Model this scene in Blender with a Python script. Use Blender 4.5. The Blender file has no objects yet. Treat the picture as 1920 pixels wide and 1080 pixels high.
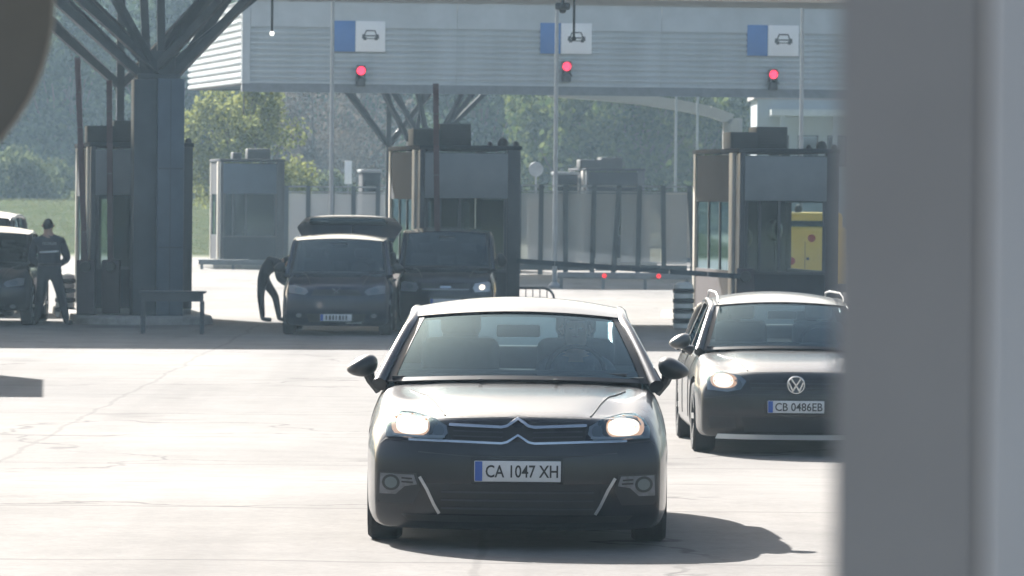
import bpy, bmesh, math, random
import numpy as np
from mathutils import Vector, Matrix, Euler
from mathutils.bvhtree import BVHTree
R = math.radians
SC = bpy.context.scene
COL = SC.collection
random.seed(7)
RNG = np.random.default_rng(11)

# ------------------------------------------------------------------ camera
FPX, CAM_H, HORIZON, ROLL = 10000.0, 2.4, 360.0, 0.009
pitch = math.atan((540 - HORIZON) / FPX)
_f = Vector((0, math.cos(pitch), -math.sin(pitch)))
_r0 = Vector((1, 0, 0))
_u0 = _r0.cross(_f)
_r = _r0 * math.cos(ROLL) + _u0 * math.sin(ROLL)
_u = _u0 * math.cos(ROLL) - _r0 * math.sin(ROLL)
camd = bpy.data.cameras.new('camera')
cam = bpy.data.objects.new('camera', camd)
COL.objects.link(cam)
cam.matrix_world = Matrix(((_r.x, _u.x, -_f.x, 0), (_r.y, _u.y, -_f.y, 0), (_r.z, _u.z, -_f.z, CAM_H), (0, 0, 0, 1)))
camd.sensor_width = 36
camd.lens = FPX / 1920 * 36
camd.clip_start = 0.2
camd.clip_end = 3000
camd.dof.use_dof = True
camd.dof.focus_distance = 34
camd.dof.aperture_fstop = 12.5
SC.camera = cam

def P(px, py, d):
    """point on the ray of photo pixel (px, py) at depth y = d"""
    v = _f + _r * ((px - 960) / FPX) - _u * ((py - 540) / FPX)
    v = v * (d / v.y)
    return Vector((v.x, v.y, v.z + CAM_H))
def X(px, d): return P(px, 600, d).x

# ------------------------------------------------------------------ light
SUN_EL, SUN_AZ = R(31), R(-25)          # azimuth from +Y, negative = to the left
sun_dir = Vector((math.sin(SUN_AZ) * math.cos(SUN_EL), math.cos(SUN_AZ) * math.cos(SUN_EL), math.sin(SUN_EL)))
w = bpy.data.worlds.new('World')
SC.world = w
w.use_nodes = True
nt = w.node_tree
sky = nt.nodes.new('ShaderNodeTexSky')
sky.sky_type = 'NISHITA'
sky.sun_disc = False
sky.sun_elevation = SUN_EL
sky.sun_rotation = SUN_AZ
sky.dust_density = 4.0
sky.air_density = 1.2
bg = nt.nodes['Background']
bg.inputs['Strength'].default_value = 0.05
nt.links.new(sky.outputs[0], bg.inputs['Color'])
sl = bpy.data.lights.new('sun', 'SUN')
sl.energy = 5.0
sl.angle = R(0.5)
sl.color = (1.0, 0.96, 0.91)
so = bpy.data.objects.new('sun', sl)
so.rotation_euler = (-sun_dir).to_track_quat('-Z', 'Y').to_euler()
so.location = (0, 0, 60)
COL.objects.link(so)
SC.view_settings.view_transform = 'Standard'
SC.view_settings.look = 'None'
SC.view_settings.exposure = 1.85
SC.view_settings.gamma = 1
SC.view_settings.use_curve_mapping = False
SC.cycles.use_denoising = True
SC.cycles.max_bounces = 8
SC.cycles.transparent_max_bounces = 24
SC.cycles.volume_bounces = 0
SC.cycles.caustics_reflective = False
SC.cycles.caustics_refractive = False
SC.cycles.sample_clamp_indirect = 6

# ------------------------------------------------------------------ materials
MATS = {}
def mat(name, col, rough=0.6, metal=0.0, var=0.0, vscale=4.0, coat=0.0, bump=0.0, bscale=40.0, col2=None, spec=0.5, emis=None, estr=0.0, stretch=None):
    if name in MATS: return MATS[name]
    m = bpy.data.materials.new(name)
    m.use_nodes = True
    t = m.node_tree
    b = t.nodes['Principled BSDF']
    b.inputs['Base Color'].default_value = (*col, 1)
    b.inputs['Roughness'].default_value = rough
    b.inputs['Metallic'].default_value = metal
    b.inputs['Coat Weight'].default_value = coat
    b.inputs['Coat Roughness'].default_value = 0.10
    b.inputs['Specular IOR Level'].default_value = spec
    if emis:
        b.inputs['Emission Color'].default_value = (*emis, 1)
        b.inputs['Emission Strength'].default_value = estr
    if var > 0 or bump > 0:
        tc = t.nodes.new('ShaderNodeTexCoord')
        src = tc.outputs['Object']
        if stretch:
            mp = t.nodes.new('ShaderNodeMapping')
            mp.inputs['Scale'].default_value = stretch
            t.links.new(src, mp.inputs[0]); src = mp.outputs[0]
    if var > 0:
        n = t.nodes.new('ShaderNodeTexNoise')
        n.inputs['Scale'].default_value = vscale
        n.inputs['Detail'].default_value = 6
        n.inputs['Roughness'].default_value = 0.65
        t.links.new(src, n.inputs['Vector'])
        rp = t.nodes.new('ShaderNodeValToRGB')
        c2 = col2 if col2 else tuple(c * (1 - var) for c in col)
        c1 = col if col2 else tuple(min(1, c * (1 + var * .6)) for c in col)
        rp.color_ramp.elements[0].position = .3; rp.color_ramp.elements[0].color = (*c2, 1)
        rp.color_ramp.elements[1].position = .7; rp.color_ramp.elements[1].color = (*c1, 1)
        t.links.new(n.outputs['Fac'], rp.inputs[0])
        t.links.new(rp.outputs[0], b.inputs['Base Color'])
        mr = t.nodes.new('ShaderNodeMapRange')
        mr.inputs['To Min'].default_value = max(0, rough - .08)
        mr.inputs['To Max'].default_value = min(1, rough + .1)
        t.links.new(n.outputs['Fac'], mr.inputs[0])
        t.links.new(mr.outputs[0], b.inputs['Roughness'])
    if bump > 0:
        n2 = t.nodes.new('ShaderNodeTexNoise')
        n2.inputs['Scale'].default_value = bscale
        n2.inputs['Detail'].default_value = 4
        t.links.new(src, n2.inputs['Vector'])
        bp = t.nodes.new('ShaderNodeBump')
        bp.inputs['Strength'].default_value = bump
        bp.inputs['Distance'].default_value = 0.02
        t.links.new(n2.outputs['Fac'], bp.inputs['Height'])
        t.links.new(bp.outputs[0], b.inputs['Normal'])
    MATS[name] = m
    return m

def glass(name, tint, refl=1.45, rough=0.02, floor=0.03):
    if name in MATS: return MATS[name]
    m = bpy.data.materials.new(name); m.use_nodes = True
    t = m.node_tree
    t.nodes.remove(t.nodes['Principled BSDF'])
    tr = t.nodes.new('ShaderNodeBsdfTransparent'); tr.inputs[0].default_value = (*tint, 1)
    gl = t.nodes.new('ShaderNodeBsdfGlossy'); gl.inputs['Roughness'].default_value = rough
    gl.inputs[0].default_value = (.62, .84, .92, 1)
    fr = t.nodes.new('ShaderNodeFresnel'); fr.inputs[0].default_value = refl
    ad = t.nodes.new('ShaderNodeMath'); ad.operation = 'ADD'; ad.inputs[1].default_value = floor
    mx = t.nodes.new('ShaderNodeMixShader')
    t.links.new(fr.outputs[0], ad.inputs[0])
    t.links.new(ad.outputs[0], mx.inputs[0])
    t.links.new(tr.outputs[0], mx.inputs[1]); t.links.new(gl.outputs[0], mx.inputs[2])
    t.links.new(mx.outputs[0], t.nodes['Material Output'].inputs['Surface'])
    MATS[name] = m
    return m

def emitter(name, col, strength):
    if name in MATS: return MATS[name]
    m = bpy.data.materials.new(name); m.use_nodes = True
    t = m.node_tree
    t.nodes.remove(t.nodes['Principled BSDF'])
    e = t.nodes.new('ShaderNodeEmission'); e.inputs[0].default_value = (*col, 1); e.inputs[1].default_value = strength
    t.links.new(e.outputs[0], t.nodes['Material Output'].inputs['Surface'])
    MATS[name] = m
    return m

def leaf_mat(name, c1, c2, trans=0.45):
    m = bpy.data.materials.new(name); m.use_nodes = True
    t = m.node_tree
    t.nodes.remove(t.nodes['Principled BSDF'])
    g = t.nodes.new('ShaderNodeNewGeometry')
    rp = t.nodes.new('ShaderNodeValToRGB')
    rp.color_ramp.elements[0].color = (*c1, 1); rp.color_ramp.elements[1].color = (*c2, 1)
    t.links.new(g.outputs['Random Per Island'], rp.inputs[0])
    d = t.nodes.new('ShaderNodeBsdfDiffuse'); tl = t.nodes.new('ShaderNodeBsdfTranslucent')
    t.links.new(rp.outputs[0], d.inputs[0]); t.links.new(rp.outputs[0], tl.inputs[0])
    mx = t.nodes.new('ShaderNodeMixShader'); mx.inputs[0].default_value = trans
    t.links.new(d.outputs[0], mx.inputs[1]); t.links.new(tl.outputs[0], mx.inputs[2])
    t.links.new(mx.outputs[0], t.nodes['Material Output'].inputs['Surface'])
    return m

def asphalt_mat():
    m = bpy.data.materials.new('worn_asphalt'); m.use_nodes = True
    t = m.node_tree; b = t.nodes['Principled BSDF']
    L = t.links.new
    tc = t.nodes.new('ShaderNodeTexCoord'); o = tc.outputs['Object']
    def noise(scale, det=5, rough=.6, stretch=None):
        n = t.nodes.new('ShaderNodeTexNoise'); n.inputs['Scale'].default_value = scale
        n.inputs['Detail'].default_value = det; n.inputs['Roughness'].default_value = rough
        if stretch:
            mp = t.nodes.new('ShaderNodeMapping'); mp.inputs['Scale'].default_value = stretch
            L(o, mp.inputs[0]); L(mp.outputs[0], n.inputs['Vector'])
        else: L(o, n.inputs['Vector'])
        return n.outputs['Fac']
    def mrange(x, a, bb, c, d):
        r = t.nodes.new('ShaderNodeMapRange'); r.inputs[1].default_value = a; r.inputs[2].default_value = bb
        r.inputs[3].default_value = c; r.inputs[4].default_value = d; L(x, r.inputs[0]); return r.outputs[0]
    def mul(x, y):
        r = t.nodes.new('ShaderNodeMath'); r.operation = 'MULTIPLY'; L(x, r.inputs[0]); L(y, r.inputs[1]); return r.outputs[0]
    big = mrange(noise(.09, 4), .3, .7, .80, 1.15)
    lane = mrange(noise(.5, 5, .6, (1.0, .12, 1)), .32, .68, .86, 1.1)
    fine = mrange(noise(18, 6, .7), .25, .75, .82, 1.14)
    med = mrange(noise(1.6, 6, .7), .3, .7, .86, 1.1)
    # cracks: distorted voronoi cell edges
    nv = t.nodes.new('ShaderNodeTexNoise'); nv.inputs['Scale'].default_value = .7; nv.inputs['Detail'].default_value = 6
    L(o, nv.inputs['Vector'])
    vm = t.nodes.new('ShaderNodeVectorMath'); vm.operation = 'SCALE'; vm.inputs['Scale'].default_value = 2.2
    L(nv.outputs['Color'], vm.inputs[0])
    va = t.nodes.new('ShaderNodeVectorMath'); va.operation = 'ADD'; L(o, va.inputs[0]); L(vm.outputs[0], va.inputs[1])
    vo = t.nodes.new('ShaderNodeTexVoronoi'); vo.feature = 'DISTANCE_TO_EDGE'; vo.inputs['Scale'].default_value = .16
    L(va.outputs[0], vo.inputs['Vector'])
    crack = mrange(vo.outputs['Distance'], .002, .008, 0.5, 1.0)
    keep = mrange(noise(.22, 3), .46, .56, 0, 1)
    mxn = t.nodes.new('ShaderNodeMath'); mxn.operation = 'MAXIMUM'; L(crack, mxn.inputs[0]); L(keep, mxn.inputs[1])
    # oil stains and tar patches
    st = mrange(noise(.33, 4, .55), .63, .73, 1.0, .62)
    sx = t.nodes.new('ShaderNodeSeparateXYZ'); L(o, sx.inputs[0])
    def joint(sock, period, jw, amp, lo):
        a = t.nodes.new('ShaderNodeMath'); a.operation = 'MULTIPLY_ADD'; L(noise(.35, 3), a.inputs[0]); a.inputs[1].default_value = amp; L(sock, a.inputs[2])
        b_ = t.nodes.new('ShaderNodeMath'); b_.operation = 'PINGPONG'; b_.inputs[1].default_value = period / 2; L(a.outputs[0], b_.inputs[0])
        return mrange(b_.outputs[0], jw * .4, jw, lo, 1.0)
    j = mul(joint(sx.outputs[1], 5.2, .06, .5, .66), joint(sx.outputs[0], 4.3, .035, .35, .78))
    track = mrange(noise(.8, 3, .5, (1.0, .03, 1)), .55, .72, 1.0, .80)
    f = mul(mul(mul(big, lane), mul(fine, med)), mul(mul(mxn.outputs[0], st), mul(j, track)))
    mixc = t.nodes.new('ShaderNodeMix'); mixc.data_type = 'RGBA'; mixc.blend_type = 'MULTIPLY'
    mixc.inputs[0].default_value = 1
    mixc.inputs[6].default_value = (.188, .178, .168, 1)
    cb = t.nodes.new('ShaderNodeCombineColor')
    for i in range(3): L(f, cb.inputs[i])
    L(cb.outputs[0], mixc.inputs[7])
    L(mixc.outputs[2], b.inputs['Base Color'])
    b.inputs['Roughness'].default_value = .95
    b.inputs['Specular IOR Level'].default_value = .2
    bp = t.nodes.new('ShaderNodeBump'); bp.inputs['Strength'].default_value = .35; bp.inputs['Distance'].default_value = .02
    L(fine, bp.inputs['Height']); L(bp.outputs[0], b.inputs['Normal'])
    return m

# ------------------------------------------------------------------ mesh helpers
class MB:
    def __init__(s): s.v = []; s.f = []
    def add(s, vs, fs):
        n = len(s.v); s.v += [tuple(v) for v in vs]; s.f += [tuple(i + n for i in f) for f in fs]; return s
    def box(s, x0, x1, y0, y1, z0, z1):
        return s.add([(x0, y0, z0), (x1, y0, z0), (x1, y1, z0), (x0, y1, z0), (x0, y0, z1), (x1, y0, z1), (x1, y1, z1), (x0, y1, z1)],
                     [(0, 3, 2, 1), (4, 5, 6, 7), (0, 1, 5, 4), (1, 2, 6, 5), (2, 3, 7, 6), (3, 0, 4, 7)])
    def bbox(s, x0, x1, y0, y1, z0, z1, b=.02, seg=2):
        bm = bmesh.new()
        bmesh.ops.create_cube(bm, size=1, matrix=Matrix.Translation(((x0 + x1) / 2, (y0 + y1) / 2, (z0 + z1) / 2)) @ Matrix.Diagonal((x1 - x0, y1 - y0, z1 - z0, 1)))
        bmesh.ops.bevel(bm, geom=bm.edges[:], offset=b, segments=seg, affect='EDGES', profile=.5)
        bm.verts.index_update()
        s.add([v.co[:] for v in bm.verts], [[v.index for v in f.verts] for f in bm.faces]); bm.free(); return s
    def beam(s, p, q, a, b, up=(0, 0, 1)):
        p, q = Vector(p), Vector(q); d = (q - p).normalized(); u = Vector(up)
        if abs(d.dot(u)) > .98: u = Vector((0, 1, 0))
        e = d.cross(u).normalized() * a / 2; g = e.cross(d).normalized() * b / 2
        vs = [p - e - g, p + e - g, p + e + g, p - e + g, q - e - g, q + e - g, q + e + g, q - e + g]
        return s.add(vs, [(0, 3, 2, 1), (4, 5, 6, 7), (0, 1, 5, 4), (1, 2, 6, 5), (2, 3, 7, 6), (3, 0, 4, 7)])
    def tube(s, pts, rad, n=8, cap=True, flat=None):
        pts = [Vector(p) for p in pts]
        if not hasattr(rad, '__len__'): rad = [rad] * len(pts)
        base = len(s.v); prev = None
        for i, p in enumerate(pts):
            d = (pts[min(i + 1, len(pts) - 1)] - pts[max(i - 1, 0)]).normalized()
            if prev is None:
                u = Vector((0, 0, 1)) if abs(d.z) < .9 else Vector((0, 1, 0))
                prev = d.cross(u).normalized()
            e = (prev - d * prev.dot(d)).normalized(); prev = e; g = d.cross(e)
            for k in range(n):
                a = 2 * math.pi * k / n
                s.v.append(tuple(p + (e * math.cos(a) + g * math.sin(a)) * rad[i]))
        for i in range(len(pts) - 1):
            for k in range(n):
                a, b = base + i * n + k, base + i * n + (k + 1) % n
                s.f.append((a, b, b + n, a + n))
        if cap:
            s.f.append(tuple(base + k for k in reversed(range(n)))); m = base + (len(pts) - 1) * n
            s.f.append(tuple(m + k for k in range(n)))
        return s
    def lathe(s, prof, n=24, axis='z', o=(0, 0, 0), closed=False):
        base = len(s.v); m = len(prof)
        for r, h in prof:
            for k in range(n):
                a = 2 * math.pi * k / n; c, d = r * math.cos(a), r * math.sin(a)
                v = {'z': (c, d, h), 'y': (c, h, d), 'x': (h, c, d)}[axis]
                s.v.append((v[0] + o[0], v[1] + o[1], v[2] + o[2]))
        for i in range(m - 1 + (1 if closed else 0)):
            for k in range(n):
                a, b = base + i * n + k, base + i * n + (k + 1) % n
                c, d = base + ((i + 1) % m) * n + (k + 1) % n, base + ((i + 1) % m) * n + k
                s.f.append((a, b, c, d))
        if not closed:
            s.f.append(tuple(base + k for k in range(n))); s.f.append(tuple(base + (m - 1) * n + k for k in range(n)))
        return s
    def prism(s, poly, y0, y1):
        """polygon in (x,z) extruded along y"""
        n = len(poly)
        vs = [(x, y0, z) for x, z in poly] + [(x, y1, z) for x, z in poly]
        fs = [tuple(range(n)), tuple(range(2 * n - 1, n - 1, -1))] + [(i, i + n, (i + 1) % n + n, (i + 1) % n) for i in range(n)]
        return s.add(vs, fs)
    def grid(s, fn, nu, nv, thick=None):
        base = len(s.v)
        for j in range(nv + 1):
            for i in range(nu + 1): s.v.append(tuple(fn(i / nu, j / nv)))
        for j in range(nv):
            for i in range(nu):
                a = base + j * (nu + 1) + i
                s.f.append((a, a + 1, a + nu + 2, a + nu + 1))
        return s
    def ribbon(s, pts, wd, y0, y1, closed=False):
        """flat line of width wd through (x,z) points, extruded y0..y1"""
        n = len(pts)
        for i in range(n if closed else n - 1):
            a, b = Vector(pts[i]), Vector(pts[(i + 1) % n]); d = (b - a).normalized(); e = Vector((-d.y, d.x)) * wd / 2
            a2, b2 = a - d * wd * .3, b + d * wd * .3
            s.prism([tuple(a2 - e), tuple(b2 - e), tuple(b2 + e), tuple(a2 + e)], y0 + i * 1e-4, y1 - i * 1e-4)
        return s
    def mesh(s, name):
        me = bpy.data.meshes.new(name); me.from_pydata(s.v, [], s.f); me.update(); return me

def fixmesh(me, angle=35, smooth=True):
    bm = bmesh.new(); bm.from_mesh(me)
    bmesh.ops.recalc_face_normals(bm, faces=bm.faces[:]); bm.to_mesh(me); bm.free()
    if smooth:
        me.shade_smooth(); me.set_sharp_from_angle(angle=R(angle))
    return me

def link(name, me, material, parent=None, loc=None, rz=None):
    o = bpy.data.objects.new(name, me); COL.objects.link(o)
    if material is not None and len(me.materials) == 0:
        for m in (material if isinstance(material, (list, tuple)) else [material]): me.materials.append(m)
    if parent: o.parent = parent
    if loc is not None: o.location = loc
    if rz is not None: o.rotation_euler = (0, 0, rz)
    return o

def part(name, mb, material, parent, angle=35, label=None):
    o = link(name, fixmesh(mb.mesh(name), angle), material, parent)
    if label: o['label'] = label
    return o

def thing(name, label, cat, loc=(0, 0, 0), rz=0, group=None):
    o = bpy.data.objects.new(name, None); COL.objects.link(o)
    o.location = loc; o.rotation_euler = (0, 0, rz); o.empty_display_size = .2
    o['label'] = label; o['category'] = cat
    if group: o['group'] = group
    return o
def tag(o, label, cat, group=None):
    o['label'] = label; o['category'] = cat
    if group: o['group'] = group
    return o
def struct(name, mb, material, angle=35, kind='structure'):
    o = link(name, fixmesh(mb.mesh(name), angle), material); o['kind'] = kind; return o

def text_mesh(txt, size, depth, xscale=1.0):
    cu = bpy.data.curves.new('t', 'FONT'); cu.body = txt; cu.size = size; cu.extrude = depth; cu.align_x = 'CENTER'; cu.align_y = 'CENTER'
    cu.resolution_u = 3; cu.offset = size * .012
    o = bpy.data.objects.new('t', cu); COL.objects.link(o)
    dg = bpy.context.evaluated_depsgraph_get(); dg.update()
    me = bpy.data.meshes.new_from_object(o.evaluated_get(dg))
    bpy.data.objects.remove(o); bpy.data.curves.remove(cu)
    me.materials.clear()
    me.transform(Matrix.Rotation(R(90), 4, 'X') @ Matrix.Diagonal((xscale, 1, 1, 1)))
    return me

def split_letters(me, material, parent):
    bm = bmesh.new(); bm.from_mesh(me); bmesh.ops.remove_doubles(bm, verts=bm.verts[:], dist=1e-6)
    seen = set(); bm.verts.ensure_lookup_table()
    for v0 in list(bm.verts):
        if v0.index in seen: continue
        st = [v0]; isl = set()
        while st:
            v = st.pop()
            if v.index in isl: continue
            isl.add(v.index); st += [e.other_vert(v) for e in v.link_edges]
        seen |= isl
        ids = {i: k for k, i in enumerate(sorted(isl))}
        fs = [tuple(ids[v.index] for v in f.verts) for f in bm.faces if f.verts[0].index in isl]
        m_ = bpy.data.meshes.new('letter'); m_.from_pydata([bm.verts[i].co[:] for i in sorted(isl)], [], fs); m_.update()
        link('letter', m_, material, parent)
    bm.free()

def lerp(a, b, t): return a + (b - a) * t
def curve(pts, x):
    """monotone-ish smooth interpolation"""
    if x <= pts[0][0]: return pts[0][1]
    for (a, va), (b, vb) in zip(pts, pts[1:]):
        if x <= b: return lerp(va, vb, (x - a) / (b - a))
    return pts[-1][1]
def sm(t): t = max(0, min(1, t)); return t * t * (3 - 2 * t)

# shared materials
M = {}
M['asphalt'] = asphalt_mat()
M['concrete'] = mat('kerb_concrete', (.36, .34, .31), .9, var=.3, vscale=3, bump=.3)
M['earth'] = mat('dry_earth', (.16, .15, .10), .95, var=.4, vscale=.3, col2=(.07, .09, .04), spec=.05)
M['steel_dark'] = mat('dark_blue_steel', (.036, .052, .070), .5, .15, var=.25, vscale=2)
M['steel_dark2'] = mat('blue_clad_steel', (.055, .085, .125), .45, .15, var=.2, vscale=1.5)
M['strut'] = mat('strut_steel', (.038, .052, .068), .5, .1, var=.25, vscale=3)
M['clad'] = mat('silver_corrugated_sheet', (.41, .455, .485), .5, .15, var=.16, vscale=1.2, stretch=(1, 1, .15))
M['cladflat'] = mat('silver_flat_sheet', (.40, .44, .47), .5, .15, var=.16, vscale=.8)
M['soffit'] = mat('soffit_sheet', (.30, .32, .34), .7, var=.2, vscale=1)
M['beam'] = mat('edge_beam_paint', (.16, .18, .20), .6, var=.2)
M['booth'] = mat('booth_grey_panel', (.20, .22, .24), .5, .1, var=.12, vscale=2)
M['booth_dark'] = mat('booth_dark_panel', (.035, .04, .05), .8, .0, var=.2, vscale=2, spec=.12)
M['booth_maroon'] = mat('booth_maroon_panel', (.045, .032, .042), .55, var=.2, vscale=2)
M['post_pale'] = mat('pale_aluminium_post', (.55, .52, .47), .5, .2, var=.12, vscale=2)
M['frame'] = mat('dark_window_frame', (.05, .055, .065), .45, .2, var=.15)
M['ac'] = mat('ac_casing', (.05, .055, .06), .6, .1, var=.25, vscale=5)
M['black'] = mat('black_plastic', (.018, .019, .021), .5, var=.2, vscale=8)
M['rubber'] = mat('tyre_rubber', (.022, .022, .023), .85, var=.3, vscale=12, bump=.3)
M['rim'] = mat('alloy_rim', (.45, .46, .47), .35, .8, var=.15, vscale=9)
M['chrome'] = mat('brushed_chrome', (.62, .64, .66), .22, 1.0, var=.08, vscale=20)
M['silver'] = mat('silver_trim', (.5, .51, .52), .35, .6, var=.1, vscale=8)
M['lampshell'] = mat('lamp_reflector', (.34, .35, .37), .35, .5, var=.2, vscale=14)
M['white'] = mat('white_sign_face', (.78, .79, .80), .5, var=.06, vscale=2)
M['blue'] = mat('blue_sign_face', (.05, .16, .42), .5, var=.12, vscale=2)
M['signframe'] = mat('sign_back_metal', (.22, .23, .24), .5, .5)
M['dark_mark'] = mat('sign_pictogram_ink', (.05, .05, .055), .6, var=.1)
M['plate'] = mat('plate_white', (.66, .67, .68), .4, var=.1, vscale=12)
M['plate_blue'] = mat('plate_blue_band', (.03, .10, .40), .4, var=.1)
M['ink'] = mat('plate_ink', (.02, .02, .022), .5, var=.1)
M['redpaint'] = mat('red_boom_paint', (.085, .04, .045), .55, var=.3, vscale=5)
M['pole'] = mat('galvanised_pole', (.27, .29, .31), .55, .3, var=.15, vscale=4)
M['yellow'] = mat('yellow_vehicle_paint', (.88, .58, .07), .35, coat=.6, var=.1, vscale=3)
M['red'] = mat('red_lens', (.45, .02, .02), .25, coat=.5, var=.1)
M['stripe_w'] = mat('bollard_white', (.72, .71, .66), .6, var=.15, vscale=8)
M['stripe_b'] = mat('bollard_black', (.03, .03, .03), .6, var=.2, vscale=8)
M['skin'] = mat('skin', (.42, .26, .19), .55, var=.1, vscale=12)
M['hair'] = mat('dark_hair', (.018, .015, .013), .7, var=.3, vscale=40)
M['uniform'] = mat('dark_navy_cloth', (.025, .030, .042), .85, var=.3, vscale=10, bump=.4, bscale=30)
M['jeans'] = mat('dark_trousers', (.03, .033, .042), .85, var=.3, vscale=10, bump=.4, bscale=30)
M['shirt'] = mat('grey_shirt', (.16, .17, .19), .85, var=.25, vscale=10, bump=.4, bscale=30)
M['shirt_dark'] = mat('charcoal_jacket', (.05, .055, .065), .85, var=.35, vscale=9, bump=.5, bscale=22)
M['reflect'] = mat('reflective_strip', (.55, .57, .58), .4, var=.1)
M['seat'] = mat('seat_fabric', (.045, .047, .052), .85, var=.25, vscale=10)
M['dash'] = mat('dashboard_plastic', (.035, .037, .042), .7, var=.15, vscale=10)
M['glass'] = glass('car_glass', (.58, .74, .78), 1.5, .03, .04)
M['glass_clear'] = glass('clear_side_glass', (.82, .88, .88), 1.45, .03, .02)
M['glass_dark'] = glass('tinted_glass', (.10, .12, .13), 1.5, .03, .03)
M['glass_booth'] = glass('booth_glass', (.72, .78, .78), 1.35, .03, .02)
M['lens'] = glass('clear_lens', (.86, .88, .90), 1.4, .04, .05)
M['lamp'] = emitter('lit_headlamp', (1.0, .86, .70), .55)
M['lamp_halo'] = emitter('headlamp_halo_glow', (1.0, .62, .42), .22)  # peach glare around the headlamps, imitated by an emissive surface
M['redlamp'] = emitter('lit_red_signal', (1.0, .02, .055), 1.2)
M['redspot'] = emitter('lit_red_marker', (1.0, .04, .05), .35)
M['bulb'] = emitter('lit_bulb', (1.0, .97, .9), .5)
M['bark'] = mat('tree_bark', (.10, .08, .06), .9, var=.4, vscale=6, bump=.6, bscale=18)

BR = math.atan(1367 / FPX)            # yaw of the border post's grid
CD = Vector((math.cos(BR), math.sin(BR), 0)); LD = Vector((-math.sin(BR), math.cos(BR), 0))
def GW(o, x, y, z=0): return Vector((o.x, o.y, 0)) + CD * x + LD * y + Vector((0, 0, z))

# ------------------------------------------------------------------ ground
RISE = 0.245
def gz(y): return RISE * (1 - sm((y - 36.9) / 10.0))
mb = MB()
ys = list(np.linspace(-15, 30, 10)) + list(np.linspace(31, 50, 39)) + list(np.linspace(54, 188, 40))
xs = list(np.linspace(-60, 60, 25))
for y in ys:
    for x in xs: mb.v.append((x, y, gz(y)))
nx = len(xs)
for j in range(len(ys) - 1):
    for i in range(nx - 1):
        a = j * nx + i; mb.f.append((a, a + 1, a + nx + 1, a + nx))
struct('road', mb, M['asphalt'])
mb = MB(); ys2 = [-120, -15, 188, 260, 420, 900, 2500]
mb.grid(lambda u, v: (lerp(-1500, 1500, u), lerp(-150, 2500, v), -.03 if True else 0), 20, 20)
struct('ground', mb, M['earth'])

# hillside behind everything
def hill_z(x, y):
    b = sm((y - 300) / 330)
    return -1 + b * (46 + 9 * math.sin(x * .017 + 1) + 6 * math.sin(x * .041 + y * .01)) + 1.5 * math.sin(x * .09) * b
mb = MB(); mb.grid(lambda u, v: (lerp(-260, 260, u), lerp(285, 700, v), hill_z(lerp(-260, 260, u), lerp(285, 700, v))), 60, 50)
struct('hillside', mb, mat('hill_scrub', (.07, .085, .045), .95, var=.5, vscale=.08, col2=(.12, .10, .07), spec=.0))

# ------------------------------------------------------------------ foliage
def quads_mesh(name, V):
    n = V.shape[0]
    me = bpy.data.meshes.new(name)
    me.vertices.add(n * 4); me.vertices.foreach_set('co', V.reshape(-1).astype(np.float32))
    me.loops.add(n * 4); me.loops.foreach_set('vertex_index', np.arange(n * 4, dtype=np.int32))
    me.polygons.add(n); me.polygons.foreach_set('loop_start', np.arange(0, n * 4, 4, dtype=np.int32))
    me.update(calc_edges=True); return me
def leaves(centers, size, rng):
    n = len(centers)
    a = rng.normal(size=(n, 3)); a /= np.linalg.norm(a, axis=1, keepdims=True)
    b = rng.normal(size=(n, 3)); b -= a * (a * b).sum(1, keepdims=True); b /= np.linalg.norm(b, axis=1, keepdims=True)
    s = size * rng.uniform(.6, 1.3, (n, 1))
    return np.stack([centers - a * s, centers + b * s * .55, centers + a * s, centers - b * s * .55], 1)
def crown_points(rng, lobes, per, spread):
    out = []
    for (cx, cy, cz, r) in lobes:
        p = rng.normal(size=(per, 3)); p /= np.linalg.norm(p, axis=1, keepdims=True)
        out.append(np.array([cx, cy, cz]) + p * r * rng.uniform(.35, 1.0, (per, 1)) ** .6 * np.array([1, 1, .8]) + rng.normal(size=(per, 3)) * spread)
    return np.concatenate(out)
def make_tree(seed, h, cw, trunk_h, nlobe, per, leaf, lobe_r):
    """returns (trunk mesh, crown mesh) with base at origin"""
    rng = np.random.default_rng(seed)
    tb = MB(); lobes = []
    top = Vector((0, 0, trunk_h))
    tb.tube([(0, 0, 0), (.05, 0, trunk_h * .5), top], [h * .028, h * .021, h * .017], 9)
    for k in range(nlobe):
        az = 2 * math.pi * k * .618 + rng.uniform(-.3, .3); t = rng.uniform(0, 1)
        zz = lerp(trunk_h * .95, h - lobe_r * .8, t)
        prof = math.sin(math.pi * (.22 + .70 * t)) ** .7
        rr = cw / 2 * prof * math.sqrt(rng.uniform(.12, 1)) - lobe_r * .4
        rr = max(rr, .05)
        c = Vector((rr * math.cos(az), rr * math.sin(az), zz)); lobes.append((c.x, c.y, c.z, lobe_r * rng.uniform(.6, 1.15)))
        m = top.lerp(c, .5) + Vector((0, 0, -.06 * h * (1 - t)))
        s0 = Vector((0, 0, lerp(trunk_h * .8, min(zz, trunk_h * 1.35), t)))
        tb.tube([s0, m, c], [h * .009, h * .006, h * .002], 5)
    tb.tube([top, (0.05, 0.03, h * .85)], [h * .017, h * .004], 7)
    pts = crown_points(rng, lobes, per, lobe_r * .16)
    return fixmesh(tb.mesh('trunk')), quads_mesh('crown', leaves(pts, leaf, rng))
LM_sun = leaf_mat('olive_leaves', (.09, .115, .035), (.24, .25, .085), .5)
LM_dark = leaf_mat('dark_leaves', (.032, .055, .034), (.085, .12, .06), .4)
LM_mid = leaf_mat('mid_green_leaves', (.035, .06, .02), (.11, .13, .045), .45)
LM_red = leaf_mat('reddish_twigs', (.085, .075, .06), (.15, .13, .11), .3)
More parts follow.
